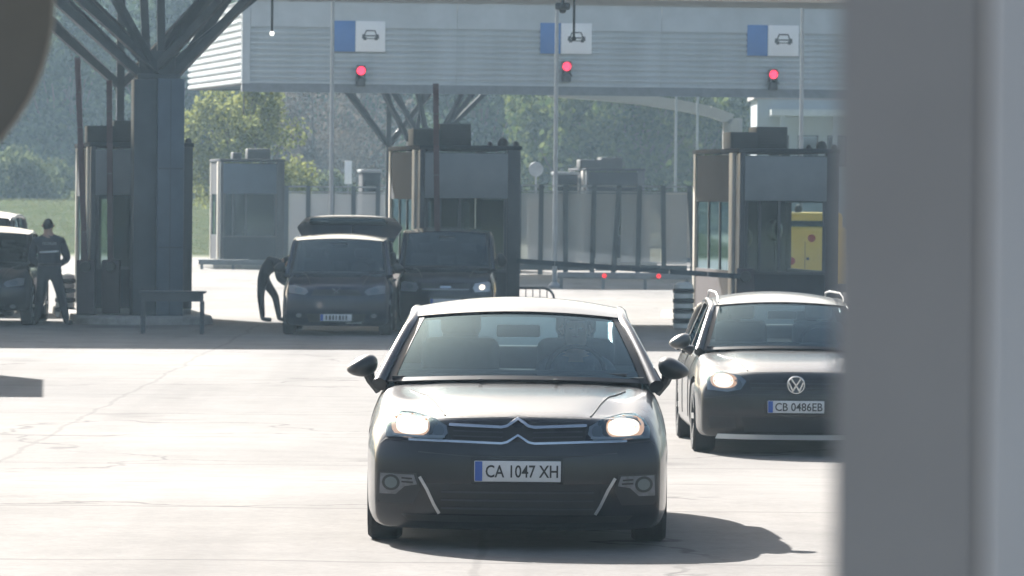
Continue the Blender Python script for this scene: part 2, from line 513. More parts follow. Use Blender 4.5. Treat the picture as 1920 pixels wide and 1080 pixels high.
def plant_tree(tm, cm, lm, x, y, sc, rz, label, group=None, z=0.0, kind='tree'):
    t = thing('tree', label, kind, (x, y, z), rz, group)
    link('trunk', tm, M['bark'], t); o = link('crown', cm, None, t)
    if len(cm.materials) == 0: cm.materials.append(lm)
    t.scale = (sc, sc, sc)
    return t
# main sunlit tree beside the far left booth
tm, cm = make_tree(3, 6.9, 5.6, 1.9, 46, 330, .085, .72)
p = P(452, 600, 192)
plant_tree(tm, cm, LM_sun, p.x, p.y, 1.0, .4, 'round olive green sunlit tree behind the far left booth')
tmA, cmA = make_tree(21, 13, 9, 3.0, 46, 300, .22, 1.5)
tmB, cmB = make_tree(22, 15, 8, 3.5, 46, 300, .24, 1.5)
tmC, cmC = make_tree(23, 10, 8, 2.2, 40, 300, .17, 1.25)
tmD, cmD = make_tree(24, 9.5, 7, 2.4, 44, 110, .10, 1.3)
cmA.materials.append(LM_dark); cmB.materials.append(LM_dark); cmC.materials.append(LM_mid); cmD.materials.append(LM_red)
TG = 'trees behind the checkpoint'
back = [(-60, 262, 'A', 1.0, 'tall dark tree at the far left edge behind the round sign'),
        (30, 275, 'B', 1.15, 'tall dark tree behind the parked dark cars at far left'),
        (120, 258, 'A', .95, 'dark bushy tree directly behind the raised barrier at left'),
        (215, 285, 'B', 1.1, 'tall dark tree showing between the left struts'),
        (330, 270, 'A', 1.05, 'dark tree hidden mostly behind the clad column'),
        (585, 268, 'D', .95, 'thin reddish tree right of the olive tree'),
        (655, 275, 'D', 1.05, 'thin reddish tree over the glazed fence by the mid booth'),
        (520, 300, 'B', 1.1, 'tall dark tree peeking above the olive tree'),
        (700, 300, 'B', 1.1, 'tall dark tree behind the slanted far struts'),
        (900, 262, 'A', .85, 'dark tree right of the mid booth roof units'),
        (985, 275, 'A', .95, 'dark tree behind the white round sign'),
        (1075, 250, 'C', .95, 'mid green tree above the far right roof units'),
        (1185, 245, 'C', 1.05, 'brightest mid green tree under the canopy edge'),
        (1290, 255, 'C', 1.0, 'mid green tree beside the curved beige beam'),
        (1120, 300, 'B', 1.1, 'tall dark tree rising behind the mid green trees'),
        (1370, 290, 'A', 1.0, 'dark tree behind the beige pier'),
        (1500, 290, 'B', 1.0, 'tall dark tree behind the long pale roof'),
        (820, 295, 'B', 1.05, 'tall dark tree behind the red raised barrier and struts')]
for px, d, k, sc, lab in back:
    q = P(px, 500, d)
    tmx, cmx = {'A': (tmA, cmA), 'B': (tmB, cmB), 'C': (tmC, cmC), 'D': (tmD, cmD)}[k]
    t = plant_tree(tmx, cmx, None, q.x, q.y, sc, random.uniform(0, 6), lab, TG)
# shrubs at left (paler bushes under the dark trees)
tmE, cmE = make_tree(31, 3.4, 3.8, .5, 26, 300, .10, .75)
cmE.materials.append(leaf_mat('shrub_leaves', (.05, .07, .035), (.12, .14, .07), .4))
for px, d, sc, lab in [(30, 222, 1.25, 'pale green shrub behind the leftmost dark car'), (95, 228, 1.1, 'pale green shrub above the officer\'s head'), (-40, 226, 1.2, 'pale green shrub cut by the left frame edge'),
                       (620, 235, 1.0, 'small shrub behind the glazed fence left of the mid booth')]:
    q = P(px, 500, d)
    t = thing('shrub', lab, 'shrub', (q.x, q.y, 0), random.uniform(0, 6), 'shrubs behind the checkpoint')
    t.scale = (sc,) * 3
    link('stem', tmE, M['bark'], t); link('crown', cmE, None, t)
# far wood on the hill: one mass
rng = np.random.default_rng(5); cl = []
for k in range(520):
    x = rng.uniform(-75, 75); y = rng.uniform(310, 560); r = rng.uniform(3, 5.5)
    n = 130; p3 = rng.normal(size=(n, 3)); p3 /= np.linalg.norm(p3, axis=1, keepdims=True)
    cl.append(np.array([x, y, hill_z(x, y) + r * 1.1]) + p3 * r * rng.uniform(.5, 1, (n, 1)) * np.array([1, 1, 1.25]))
me = quads_mesh('wooded_hill', leaves(np.concatenate(cl), .65, rng))
o = link('wood', me, leaf_mat('wood_leaves', (.04, .06, .034), (.11, .12, .07), .4)); o['kind'] = 'stuff'
# grass bank at left
mb = MB()
def bank(u, v):
    x = lerp(-30, -8.5, u); y = lerp(196, 222, v); return (x, y, 1.9 * sm(v * 1.15) * sm((1 - u) * 8) - .02)
mb.grid(bank, 24, 14)
struct('grass_bank', mb, mat('bank_turf', (.095, .105, .06), .95, var=.5, vscale=1.0, col2=(.06, .08, .03), spec=.0))
pts = []
for k in range(26000):
    u, v = rng.uniform(), rng.uniform(); pts.append(bank(u, v))
pts = np.array(pts) + np.array([0, 0, .06])
o = link('grass', quads_mesh('grass', leaves(pts, .04, rng)), leaf_mat('grass_blades', (.06, .075, .035), (.115, .12, .065), .5)); o['kind'] = 'stuff'

# ------------------------------------------------------------------ canopies
def corrugated(length, z0, z1, pitch=.145, dep=.055):
    """corrugated sheet in the x-z plane, facing -y, ribs horizontal"""
    mb = MB(); n = int(round((z1 - z0) / pitch)); zs = []
    for k in range(n):
        b = z0 + (z1 - z0) * k / n; p_ = (z1 - z0) / n
        zs += [(b, 0), (b + p_ * .42, 0), (b + p_ * .55, dep), (b + p_ * .88, dep)]
    zs.append((z1, 0))
    for z, y in zs: mb.v += [(0, y, z), (length, y, z)]
    for i in range(len(zs) - 1): mb.f.append((2 * i, 2 * i + 1, 2 * i + 3, 2 * i + 2))
    # back skin for thickness
    n0 = len(mb.v)
    mb.box(0, length, dep + .01, dep + .05, z0, z1)
    return mb

def struts(parent, node, ends, wd):
    for e in ends:
        part('strut', MB().beam(node, e, wd, wd * 1.15), M['strut'], parent)

# near canopy ----------------------------------------------------
NO = Vector((0, 93.5, 0))      # front edge passes here, local axes CD / LD
near = thing('canopy', 'near canopy on a dark blue clad column with a fan of steel struts', 'canopy', (NO.x, NO.y, 0), BR)
x0, x1, dep = -19, 24, 13.0
part('soffit', MB().box(x0 + .1, x1 - .1, .12, dep - .1, 6.26, 6.34), M['soffit'], near)
part('roof_sheet', MB().box(x0, x1, 0.1, dep, 8.0, 8.12), M['cladflat'], near)
part('edge_beam', MB().box(x0, x1, -.02, .1, 6.14, 6.42), M['beam'], near)
for k in range(7):
    xa = x0 + k * (x1 - x0) / 7; xb = x0 + (k + 1) * (x1 - x0) / 7 - .02
    o = link('fascia_panel', fixmesh(corrugated(xb - xa, 6.43, 8.0).mesh('fascia_panel')), M['clad'], near, (xa, 0, 0))
o = link('fascia_panel', fixmesh(corrugated(dep, 6.16, 8.0).mesh('fascia_panel')), M['clad'], near, (x0 - .12, dep, 0), R(-90))
o = link('fascia_panel', fixmesh(corrugated(dep, 6.16, 8.0).mesh('fascia_panel')), M['clad'], near, (x1 + .12, 0, 0), R(90))
o = link('fascia_panel', fixmesh(corrugated(x1 - x0, 6.16, 8.0).mesh('fascia_panel')), M['clad'], near, (x1, dep + .12, 0), R(180))
def to_local(p, o):
    d = Vector((p.x - o.x, p.y - o.y, 0)); return Vector((d.dot(CD), d.dot(LD), p.z))
def column(parent, org, pxl, pxr, d, ztop, wide_clad=True, rear=None):
    a = to_local(P(pxl, 400, d), org); b = to_local(P(pxr, 400, d), org)
    yl = (a.y + b.y) / 2
    w_ = b.x - a.x
    if wide_clad:
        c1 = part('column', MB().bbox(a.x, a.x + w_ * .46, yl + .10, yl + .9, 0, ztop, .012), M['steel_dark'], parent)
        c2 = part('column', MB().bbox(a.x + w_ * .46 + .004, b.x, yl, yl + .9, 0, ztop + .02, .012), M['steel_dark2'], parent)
        for zz in (1.35, 2.75):
            part('seam', MB().box(a.x + w_ * .46 + .02, b.x - .02, yl - .006, yl + .004, zz, zz + .02), M['steel_dark'], c2)
        part('groove', MB().box(a.x + w_ * .72, a.x + w_ * .735, yl - .008, yl + .004, .02, ztop), M['steel_dark'], c2)
        part('base_plate', MB().box(a.x - .05, b.x + .05, yl - .06, yl + .96, 0.003, .06), M['beam'], parent)
    return (a.x + b.x) / 2, yl + .45
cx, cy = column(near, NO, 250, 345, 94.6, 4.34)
zt = 6.28
part('node_plate', MB().bbox(cx - .38, cx + .38, cy - .3, cy + .3, 4.32, 4.44, .01), M['strut'], near)
for sx in (-.22, .22):
    n = (cx + sx, cy, 4.34)
    struts(near, n, [(cx + sx - 2.35, cy - 1.2, zt), (cx + sx - 1.9, cy + 1.3, zt), (cx + sx + 1.75, cy - 1.2, zt), (cx + sx + 1.4, cy + 1.3, zt)], .125)
struts(near, (cx, cy, 4.4), [(cx - 1.15, cy - 1.3, zt), (cx - 1.75, cy + .4, zt), (cx + 1.25, cy + 1.6, zt), (cx + 2.25, cy + .3, zt)], .12)
struts(near, (cx - .18, cy, 4.32), [(cx - .30, cy - .1, zt)], .14)
struts(near, (cx + .06, cy, 4.32), [(cx + .04, cy + .1, zt)], .14)
part('tie_plate', MB().bbox(cx - .34, cx + .30, cy - .12, cy + .12, 4.42, 4.86, .02), M['strut'], near)
def slim_column(parent, org, px, d, znode, ztop, wd, ends):
    a = to_local(P(px, 400, d), org)
    part('column', MB().beam((a.x, a.y, 0), (a.x, a.y, ztop), wd, wd, (0, 1, 0)), M['strut'], parent)
    for e in ends:
        part('strut', MB().beam((a.x + math.copysign(wd * .3, e[0]), a.y, znode), (a.x + e[0], a.y + e[1], ztop), wd * .8, wd), M['strut'], parent)
slim_column(near, NO, 224, 102.6, 4.4, zt, .15, [(-2.3, -.9), (1.9, -.9), (-2.0, .7), (1.8, .6)])
for k in (1,):   # next column of the same row, beyond the grey pillar
    c1 = part('column', MB().bbox(cx + 16.7 - .42, cx + 16.7 + .42, cy - .4, cy + .4, 0, 4.34, .012), M['steel_dark2'], near)
    struts(near, (cx + 16.7, cy, 4.34), [(cx + 16.7 - 1.8, cy - 1.2, zt), (cx + 16.7 + 1.8, cy - 1.2, zt), (cx + 16.7 - 1.5, cy + 1.2, zt), (cx + 16.7 + 1.5, cy + 1.2, zt)], .15)

# far canopy -----------------------------------------------------
FD = 143.0
corner = P(455, 155, FD)
FO = Vector((corner.x, corner.y, 0)); zb = corner.z
far = thing('canopy', 'far silver corrugated canopy carrying the three lane signs and red lights', 'canopy', (FO.x, FO.y, 0), BR)
far.rotation_euler = (.0088, 0, BR)
ztop = P(455, 8, FD).z + .1
zr = P(455, 50, FD).z
PL = 5.58
edges = [0, .2] + [.2 + PL * k for k in range(1, 6)]
for a, b in zip(edges, edges[1:]):
    if b - a < 1: continue
    link('corrugated_panel', fixmesh(corrugated(b - a - .015, zb, zr).mesh('corrugated_panel')), M['clad'], far, (a, 0, 0))
    part('flat_panel', MB().box(a, b - .015, -.015, .09, zr + .01, ztop), M['cladflat'], far)
LEN = edges[-1]
part('corner_post', MB().box(-.03, .19, -.03, .15, zb - .02, ztop), M['cladflat'], far)
FDEP = 19.0
for k in range(3):
    link('corrugated_panel', fixmesh(corrugated(FDEP / 3 - .02, zb, ztop, .19, .085).mesh('corrugated_panel')), M['clad'], far, (-.04, .16 + FDEP * (k + 1) / 3, 0), R(-90))
link('corrugated_panel', fixmesh(corrugated(LEN, zb, ztop, .19).mesh('corrugated_panel')), M['clad'], far, (LEN, FDEP + .25, 0), R(180))
part('coping', MB().box(-.08, LEN, -.06, .22, ztop + .004, ztop + .16), M['beam'], far)
part('edge_beam', MB().box(-.02, LEN, -.01, .32, zb - .24, zb - .004), M['beam'], far)
part('edge_beam', MB().box(-.02, .30, .325, FDEP + .2, zb - .03, zb - .006), M['beam'], far)
part('edge_beam', MB().box(.305, LEN, FDEP - .1, FDEP + .2, zb - .03, zb - .006), M['beam'], far)
tr = bpy.data.materials.new('translucent_roof_sheet'); tr.use_nodes = True
_t = tr.node_tree; _t.nodes.remove(_t.nodes['Principled BSDF'])
_a = _t.nodes.new('ShaderNodeBsdfTranslucent'); _a.inputs[0].default_value = (.30, .31, .31, 1)
_b = _t.nodes.new('ShaderNodeBsdfTransparent'); _b.inputs[0].default_value = (.34, .35, .35, 1)
_m = _t.nodes.new('ShaderNodeMixShader'); _m.inputs[0].default_value = .55
_t.links.new(_a.outputs[0], _m.inputs[1]); _t.links.new(_b.outputs[0], _m.inputs[2]); _t.links.new(_m.outputs[0], _t.nodes['Material Output'].inputs['Surface'])
part('roof_sheet', MB().box(.3, LEN, .33, FDEP - .12, ztop - .1, ztop - .07), tr, far)
for k in range(1, 8):
    part('rafter', MB().box(LEN * k / 8, LEN * k / 8 + .14, .33, FDEP - .12, zb + .1, zb + .4), M['beam'], far)
# far column group
q = to_local(P(795, 300, 147), FO)
zn = P(795, 262, 147).z; zt2 = zb + .1
part('column', MB().bbox(q.x - .42, q.x + .42, q.y, q.y + .8, 0, zn, .012), M['steel_dark2'], far)
part('tie_plate', MB().bbox(q.x - .3, q.x + .25, q.y + .2, q.y + .5, zn, zn + .3, .02), M['strut'], far)
for bx_, by_, tx_, ty_ in [(-.42, .2, -1.40, -.9), (-.10, .3, -.80, 1.2), (.05, .5, -1.05, .4), (.38, .2, 1.10, -.9), (.40, .6, 1.62, .5), (.42, .7, 2.1, 1.4), (-.2, .4, .05, .4), (.15, .4, -.25, .2)]:
    struts(far, (q.x + bx_, q.y + by_, zn - .05), [(q.x + tx_, q.y + ty_, zt2)], .105)
slim_column(far, FO, 727, 157, P(727, 278, 157).z, zt2, .14, [(-1.45, -.6), (1.3, -.6), (1.4, .8), (-1.2, .8)])
for dx in (16.7,):
    part('column', MB().bbox(q.x + dx - .42, q.x + dx + .42, q.y, q.y + .8, 0, zn, .012), M['steel_dark2'], far)
    struts(far, (q.x + dx, q.y + .4, zn), [(q.x + dx - 1.5, q.y - .9, zt2), (q.x + dx + 1.5, q.y - .9, zt2), (q.x + dx - 1.2, q.y + 1.4, zt2), (q.x + dx + 1.2, q.y + 1.4, zt2)], .15)

# lane signs and signals on the far canopy ------------------------
def car_picto(parent, c, wd, y):
    mb = MB(); s = wd / 2; yy0, yy1 = y - .012, y - .003
    z = c[1]; x = c[0]
    mb.ribbon([(x - s * .72, z + s * .10), (x - s * .52, z + s * .62), (x + s * .52, z + s * .62), (x + s * .72, z + s * .10)], s * .14, yy0, yy1)
    mb.ribbon([(x - s * .95, z - s * .30), (x - s * .92, z + .02), (x - s * .72, z + s * .12)], s * .16, yy0 - .001, yy1)
    mb.ribbon([(x + s * .95, z - s * .30), (x + s * .92, z + .02), (x + s * .72, z + s * .12)], s * .16, yy0 - .001, yy1)
    mb.ribbon([(x - s * .62, z), (x + s * .62, z)], s * .15, yy0 - .002, yy1)
    mb.ribbon([(x - s * .6, z - s * .34), (x + s * .6, z - s * .34)], s * .10, yy0 - .002, yy1)
    mb.box(x - s * .86, x - s * .5, yy0 - .003, yy1, z - s * .52, z - s * .14)
    mb.box(x + s * .5, x + s * .86, yy0 - .003, yy1, z - s * .52, z - s * .14)
    mb.box(x - s * .95, x - s * .66, yy0 - .004, yy1, z - s * .22, z + s * .10)
    mb.box(x + s * .66, x + s * .95, yy0 - .004, yy1, z - s * .22, z + s * .10)
    part('car_symbol', mb, M['dark_mark'], parent)
names = ['left', 'middle', 'right']
sgn = [((625, 664), (666, 722), (40, 97)), ((1012, 1050), (1051, 1109), (44, 101)), ((1400, 1438), (1439, 1497), (48, 105))]
slab = ['white car lane sign with blue panel, nearest the canopy\'s sunlit corner', 'white car lane sign with blue panel, crossed by the hanging rod', 'white car lane sign with blue panel, nearest the grey pillar']
for i, ((bl, br), (wl, wr), (ty, by)) in enumerate(sgn):
    def lc(px, py):
        v = to_local(P(px, py, FD), FO)
        # follow the front plane of the canopy
        for _ in range(4):
            d = FD + (P(px, py, FD).x - corner.x) * math.tan(BR); v = to_local(P(px, py, d), FO)
        return v
    a, b, c, d = lc(bl, by), lc(br, ty), lc(wl, by), lc(wr, ty)
    org = GW(FO, c.x, -.05, 0)
    s = thing('lane_sign', slab[i], 'sign', (org.x, org.y, c.z), BR, 'lane signs on the far canopy')
    h = d.z - c.z; w_ = d.x - c.x; o_ = a.x - c.x
    wp = part('white_panel', MB().bbox(0, w_, -.05, 0, 0, h, .006), M['white'], s)
    part('blue_panel', MB().bbox(o_, -.012, -.045, 0, 0, h, .006), M['blue'], s)
    mbf = MB()
    mbf.box(o_ - .02, w_ + .02, .003, .045, -.02, h + .02)
    part('backing', mbf, M['signframe'], s)
    car_picto(wp, (w_ * .5, h * .52), w_ * .56, -.05)
sig = [(675, 133, 'lit red traffic light under the leftmost white car sign'), (1060, 125, 'lit red traffic light beside the thin pole, highest of the three'), (1447, 140, 'lit red traffic light nearest the grey pillar')]
for px, py, lab in sig:
    d = FD + (P(px, py, FD).x - corner.x) * math.tan(BR); v = to_local(P(px, py, d), FO)
    org = GW(FO, v.x, -.06, 0)
    t = thing('traffic_light', lab, 'traffic light', (org.x, org.y, v.z), BR, 'red lights above the lanes')
    part('housing', MB().bbox(-.125, .125, -.22, 0, -.42, .15, .03), M['black'], t)
    part('bracket', MB().box(-.04, .04, .003, .055, -.3, .1), M['beam'], t)
    part('red_lens', MB().lathe([(.0, -.262), (.06, -.258), (.105, -.238), (.112, -.222)], 20, 'y'), M['redlamp'], t)
    part('dark_lens', MB().lathe([(.0, -.255), (.06, -.25), (.10, -.235), (.11, -.222)], 20, 'y', (0, 0, -.28)), M['frame'], t)
    for zz in (0, -.28):
        mbv = MB()
        def vis(u, v_, zz=zz):
            a = math.pi * (.0 + u); return (.125 * math.cos(a), -.222 - .14 * v_, zz + .125 * math.sin(a))
        mbv.grid(vis, 12, 1)
        def vis2(u, v_, zz=zz):
            a = math.pi * (.0 + u); return (.132 * math.cos(a), -.222 - .14 * v_, zz + .132 * math.sin(a))
        mbv.grid(vis2, 12, 1)
        part('visor', mbv, M['black'], t)

# hanging rods and camera under the near canopy --------------------
def hang(px, ybot, d, lab, bulb):
    p = P(px, ybot, d)
    t = thing('hanging_lamp', lab, 'lamp', (p.x, p.y, p.z), 0)
    part('rod', MB().tube([(0, 0, .03), (0, 0, 6.26 - p.z)], .022, 8), M['black'], t)
    part('bulb' if bulb else 'socket', MB().lathe([(.0, -.05), (.03, -.045), (.045, 0), (.03, .03), (.0, .04)], 12), M['bulb'] if bulb else M['black'], t)
    part('ceiling_rose', MB().lathe([(.0, 6.22 - p.z), (.07, 6.22 - p.z), (.07, 6.255 - p.z), (0, 6.255 - p.z)], 12), M['black'], t)
hang(510, 62, 94, 'thin hanging rod with a glowing tip left of the lane signs', True)
hang(1076, 72, 94, 'thin dark hanging rod in front of the middle lane sign', False)
p = P(1055, 12, 93.6)
t = thing('camera', 'small dark surveillance camera hanging at the top frame edge', 'camera', tuple(p), 0)
part('body', MB().bbox(-.13, .13, -.2, .12, -.06, .06, .03), M['ac'], t)
part('lens', MB().lathe([(0, -.24), (.04, -.235), (.05, -.2)], 14, 'y'), M['black'], t)
part('dome', MB().lathe([(.0, -.13), (.05, -.11), (.07, -.05), (.07, .0)], 14, 'z', (0, -.02, 0)), M['black'], t)
part('bracket', MB().tube([(0, 0, .05), (0, 0, 6.255 - p.z)], .03, 8), M['ac'], t)

# thin pale poles between the canopies -----------------------------
for px, d, lab, ht in [(620, 134, 'thin pale pole left of the first lane sign', 7.4), (1040, 134, 'thin pale pole crossing the middle lane sign', 8.2), (1500, 134, 'thin pale pole right of the last lane sign', 7.6),
                       (1265, 200, 'slim far lamp post over the trees right of the middle', 8), (1305, 205, 'slim far lamp post beside the beige pier', 8)]:
    q = P(px, 500, d)
    t = thing('lamp_post', lab, 'pole', (q.x, q.y, 0), 0, 'thin pale poles')
    part('shaft', MB().tube([(0, 0, .1), (0, 0, ht * .5), (0, 0, ht)], [.06, .052, .042], 10), M['pole'], t)
    part('base', MB().lathe([(.0, 0), (.16, 0), (.16, .06), (.08, .14), (.0, .14)], 12), M['pole'], t)
    part('lamp_head', MB().bbox(-.07, .07, -.55, .08, ht, ht + .09, .03), M['pole'], t)

# ------------------------------------------------------------------ booths
def booth(org, rz, W, L, H, lab, rear, grp, zbase=.15, ac=((-.05, .55, .30), (.50, 1.12, .42)), maroon=True, side_dark=True, front_glass=True, win=(1.0, 2.25), tone=None, beacon=True, right_clear=False, gl=None):
    t = thing('inspection_booth', lab, 'booth', (org.x, org.y, zbase), rz, grp)
    H -= zbase; w0, w1 = win[0] - zbase, win[1] - zbase
    bm_ = tone or M['booth']
    part('floor_slab', MB().box(0.01, W - .01, .01, L - .01, 0.004, .10), M['concrete'], t)
    # corner posts
    pw = .12
    for (xx, yy, m_) in [(0, 0, M['frame']), (0, L - .2, M['post_pale']), (W - .24, 0, M['frame']), (W - .2, L - .2, M['frame'])]:
        ww = .24 if xx > .5 and yy == 0 else (.10 if yy == 0 else .18)
        xx = xx if xx < .5 else W - ww
        part('corner_post', MB().bbox(xx, xx + ww, yy, yy + (.16 if yy == 0 else .2), .1, H + .03, .008), m_, t)
    part('side_post', MB().bbox(-.03, .09, .62, .98, .1, H + .03, .01), M['post_pale'], t)
    # left side panels
    part('side_panel', MB().box(.02, .08, .985, L - .205, w1, H), bm_ if not side_dark else M['booth_dark'], t)
    part('side_panel', MB().box(.02, .08, .985, L - .205, .1, w0), M['booth_maroon'] if maroon else M['booth_dark'], t)
    sw = part('side_window', MB().box(.04, .05, 1.0, L - .22, w0, w1), M['glass_dark'], t)
    for yy in (2.2, 3.4):
        part('mullion', MB().box(.02, .075, yy, yy + .07, w0 + .003, w1 - .003), M['frame'], sw)
    part('side_panel', MB().box(.02, .08, .165, .615, .1, H), M['frame'], t)
    # right side wall with window
    part('side_panel', MB().box(W - .08, W - .02, .17, L - .21, w1, H), bm_, t)
    part('side_panel', MB().box(W - .08, W - .02, .17, L - .21, .1, w0), M['booth_dark'], t)
    sw = part('side_window', MB().box(W - .055, W - .045, .18, L - .22, w0, w1), M['glass_dark'], t) if not right_clear else part('window_rail', MB().box(W - .09, W - .01, .752, 4.498, w0 - .04, w0 + .002), M['frame'], t)
    if right_clear:
        part('side_panel', MB().box(W - .08, W - .02, 4.5, L - .21, w0 + .003, w1 - .003), M['booth_dark'], t); part('side_panel', MB().box(W - .08, W - .02, .172, .75, w0 + .003, w1 - .003), M['booth_dark'], t)
    else:
        part('side_panel', MB().box(W - .08, W - .058, .9, L - .21, w0 + .003, w1 - .003), M['booth_dark'], t)
    # front
    fx0, fx1 = .105, W - .245
    part('fascia_panel', MB().bbox(fx0 - .02, fx1 + .01, -.035, .06, w1 + .03, H - .03, .01), bm_, t)
    part('front_panel', MB().box(fx0, fx1, .01, .07, .1, w0 - .05), M['booth_dark'], t)
    part('sill', MB().box(fx0 - .0, fx1, -.05, .09, w0 - .046, w0), M['frame'], t)
    fw = part('front_window', MB().box(fx0, fx1, .035, .043, w0 + .004, w1 + .026), gl or M['glass_booth'], t)
    for u in (.0, .17, .42, 1.0):
        xx = lerp(fx0, fx1 - .05, u)
        part('mullion', MB().box(xx, xx + .05, .012, .065, w0 + .006, w1 + .024), M['frame'], fw)
    # rear wall with openings (fractions of the width)
    cur = .2
    for (a, b) in list(rear) + [(None, None)]:
        end = W - .2 if a is None else lerp(.2, W - .2, a)
        if end - cur > .01: part('rear_panel', MB().box(cur, end, L - .12, L - .05, .1, H), M['booth_dark'], t)
        if a is not None:
            e2 = lerp(.2, W - .2, b)
            part('rear_panel', MB().box(end, e2, L - .12, L - .05, .1, w0), M['booth_dark'], t)
            part('rear_panel', MB().box(end, e2, L - .12, L - .05, w1 - .05, H), M['booth_dark'], t)
            part('rear_window', MB().box(end, e2, L - .09, L - .08, w0, w1 - .05), M['glass_booth'], t)
            cur = e2
    # roof
    rf = part('roof', MB().bbox(-.02, W + .02, -.02, L + .02, H + .032, H + .11, .015), M['booth_dark'], t)
    part('ceiling', MB().box(.1, W - .1, .2, L - .25, H - .08, H - .02), M['booth_dark'], t)
    for (a, b, hh) in ac:
        u = part('ac_unit', MB().bbox(a, b, .9, 1.7, H + .112, H + .112 + hh, .02), M['ac'], t)
        g = MB()
        for k in range(6): g.box(a + .06, b - .06, .885, .898, H + .15 + k * hh * .13, H + .165 + k * hh * .13)
        part('grille', g, M['frame'], u)
    if beacon:
        for (xx, r_) in ((W * .70, .05), (W * .83, .10), (W * .96, .06)):
            part('roof_light', MB().lathe([(.0, H + .112 + r_ * 1.5), (r_ * .6, H + .11 + r_ * 1.3), (r_, H + .112 + r_ * .6), (r_, H + .112)], 14, 'z', (xx, .12, 0)), M['black'], t)
    return t
BH = 3.12
bd = 96.0
boothL = P(168, 590, bd); boothM = P(785, 590, bd); boothR = P(1385, 590, bd)
spots = [(boothL, 'grey inspection booth behind the dark clad column, leftmost', [(.02, .08), (.2, .3)]),
         (boothM, 'grey inspection booth behind the two dark vans, middle', [(.06, .13), (.18, .42), (.46, .54), (.86, .93)]),
         (boothR, 'grey inspection booth behind the grey estate car, yellow van seen through it', [(.02, .10)])]
islands = []
for o_, lab, rear in spots:
    d_adj = bd + (o_.x - boothM.x) * math.tan(BR) * .55
    o2 = Vector((o_.x / bd * d_adj, d_adj, 0))
    booth(o2, BR, 1.83, 5.0, BH, lab, rear, 'inspection booths in the near row', right_clear=(o_ is boothR), ac=((-.02, .52, .30), (.46, 1.04, .40)) )
    islands.append(o2)
    mb = MB(); n = 10; pl = []
    for k in range(n + 1):
        a = math.pi + math.pi * k / n; pl.append((.9 + 1.25 * math.cos(a), -.9 + 1.1 * math.sin(a)))
    pl += [(2.15, 6.6), (-.35, 6.6)]
    nn = len(pl)
    mb.add([(x, y, .002) for x, y in pl] + [(x * .985 + .013, y, .115) for x, y in pl] + [(lerp(.9, x, .97), lerp(2.5, y, .99), .148) for x, y in pl],
           [(i, (i + 1) % nn, (i + 1) % nn + nn, i + nn) for i in range(nn)] + [(i + nn, (i + 1) % nn + nn, (i + 1) % nn + 2 * nn, i + 2 * nn) for i in range(nn)] + [tuple(range(2 * nn, 3 * nn))])
    isl = struct('traffic_island', mb, M['concrete']); isl.location = (o2.x, o2.y, 0); isl.rotation_euler = (0, 0, BR)
# office chair and round mirror in the right booth
o2 = islands[2]
q = GW(o2, .42, 2.3, .25)
t = thing('office_chair', 'dark round backed office chair inside the booth behind the estate car', 'chair', tuple(q), BR + .3)
part('backrest', MB().lathe([(.0, -.07), (.2, -.06), (.27, 0), (.2, .06), (0, .07)], 18, 'y', (0, 0, 1.35)), M['black'], t)
part('seat', MB().bbox(-.27, .27, -.5, .05, .44, .55, .04), M['black'], t)
part('column', MB().tube([(0, -.2, .1), (0, -.2, .45)], .04, 8), M['chrome'], t)
part('back_stem', MB().tube([(0, -.1, .5), (0, .1, .7), (0, .08, 1.2)], .025, 6), M['black'], t)
for k in range(5):
    a = 2 * math.pi * k / 5
    part('foot', MB().tube([(0, -.2, .1), (.28 * math.cos(a), -.2 + .28 * math.sin(a), .04)], .025, 6), M['black'], t)
q = GW(o2, .80, .9, 1.75)
t = thing('round_mirror', 'shiny oval mirror on a stem inside the booth behind the estate car', 'mirror', tuple(q), BR - .9)
part('glass_face', MB().lathe([(0, -.05), (.1, -.042), (.19, -.01), (.2, .0), (.19, .02), (0, .03)], 20, 'y'), M['chrome'], t)
part('stem', MB().tube([(0, .02, -.1), (0, .05, -.6), (0, .05, -1.5)], .018, 8), M['black'], t)

# far booths
fdist = 162.0
mblue = mat('booth_blue_panel', (.05, .085, .14), .5, .1, var=.12, vscale=2)
for px, lab, tone, acs in [(412, 'far bluish booth in front of the olive tree, dark unit on its roof', mblue, ((.45, .72, .2), (.9, 1.6, .32))),
                           (792, 'far booth hidden behind the middle grey booth', M['booth'], ((.3, .8, .3), (.9, 1.4, .3))),
                           (1098, 'far dark booth behind the glazed fence with two units on its roof', M['booth_dark'], ((-.08, .62, .28), (.62, 1.35, .36)))]:
    o3 = P(px, 500, 176 if px > 1000 else fdist)
    booth(Vector((o3.x, o3.y, 0)), BR, 1.95, 4.0, 3.22 if px < 500 else 3.1, lab, [(.08, .3), (.62, .97)], 'far inspection booths', ac=acs, maroon=False, tone=tone, beacon=False, gl=M['glass_dark'])
    mb = MB().bbox(-.3, 2.2, -1.2, 5.2, 0.002, .148, .02)
    isl = struct('traffic_island', mb, M['concrete']); isl.location = (o3.x, o3.y, 0); isl.rotation_euler = (0, 0, BR)
# dark kiosks at far mid
for px, wpx, top, d, lab in [(680, 34, 318, 176, 'small dark kiosk left of the middle booth behind the fence'), (1046, 38, 322, 177, 'small dark kiosk left of the far dark booth')]:
    a = P(px, top, d); wd = wpx / FPX * d
    t = thing('kiosk', lab, 'kiosk', (a.x, a.y, 0), BR)
    part('cabin', MB().bbox(0, wd, 0, 1.2, 0, a.z - .1, .02), M['booth_dark'], t)
    part('roof', MB().bbox(-.05, wd + .05, -.05, 1.25, a.z - .098, a.z, .02), M['booth'], t)
    part('window', MB().box(.08, wd - .08, -.012, .003, 1.1, a.z - .35), M['glass_dark'], t)

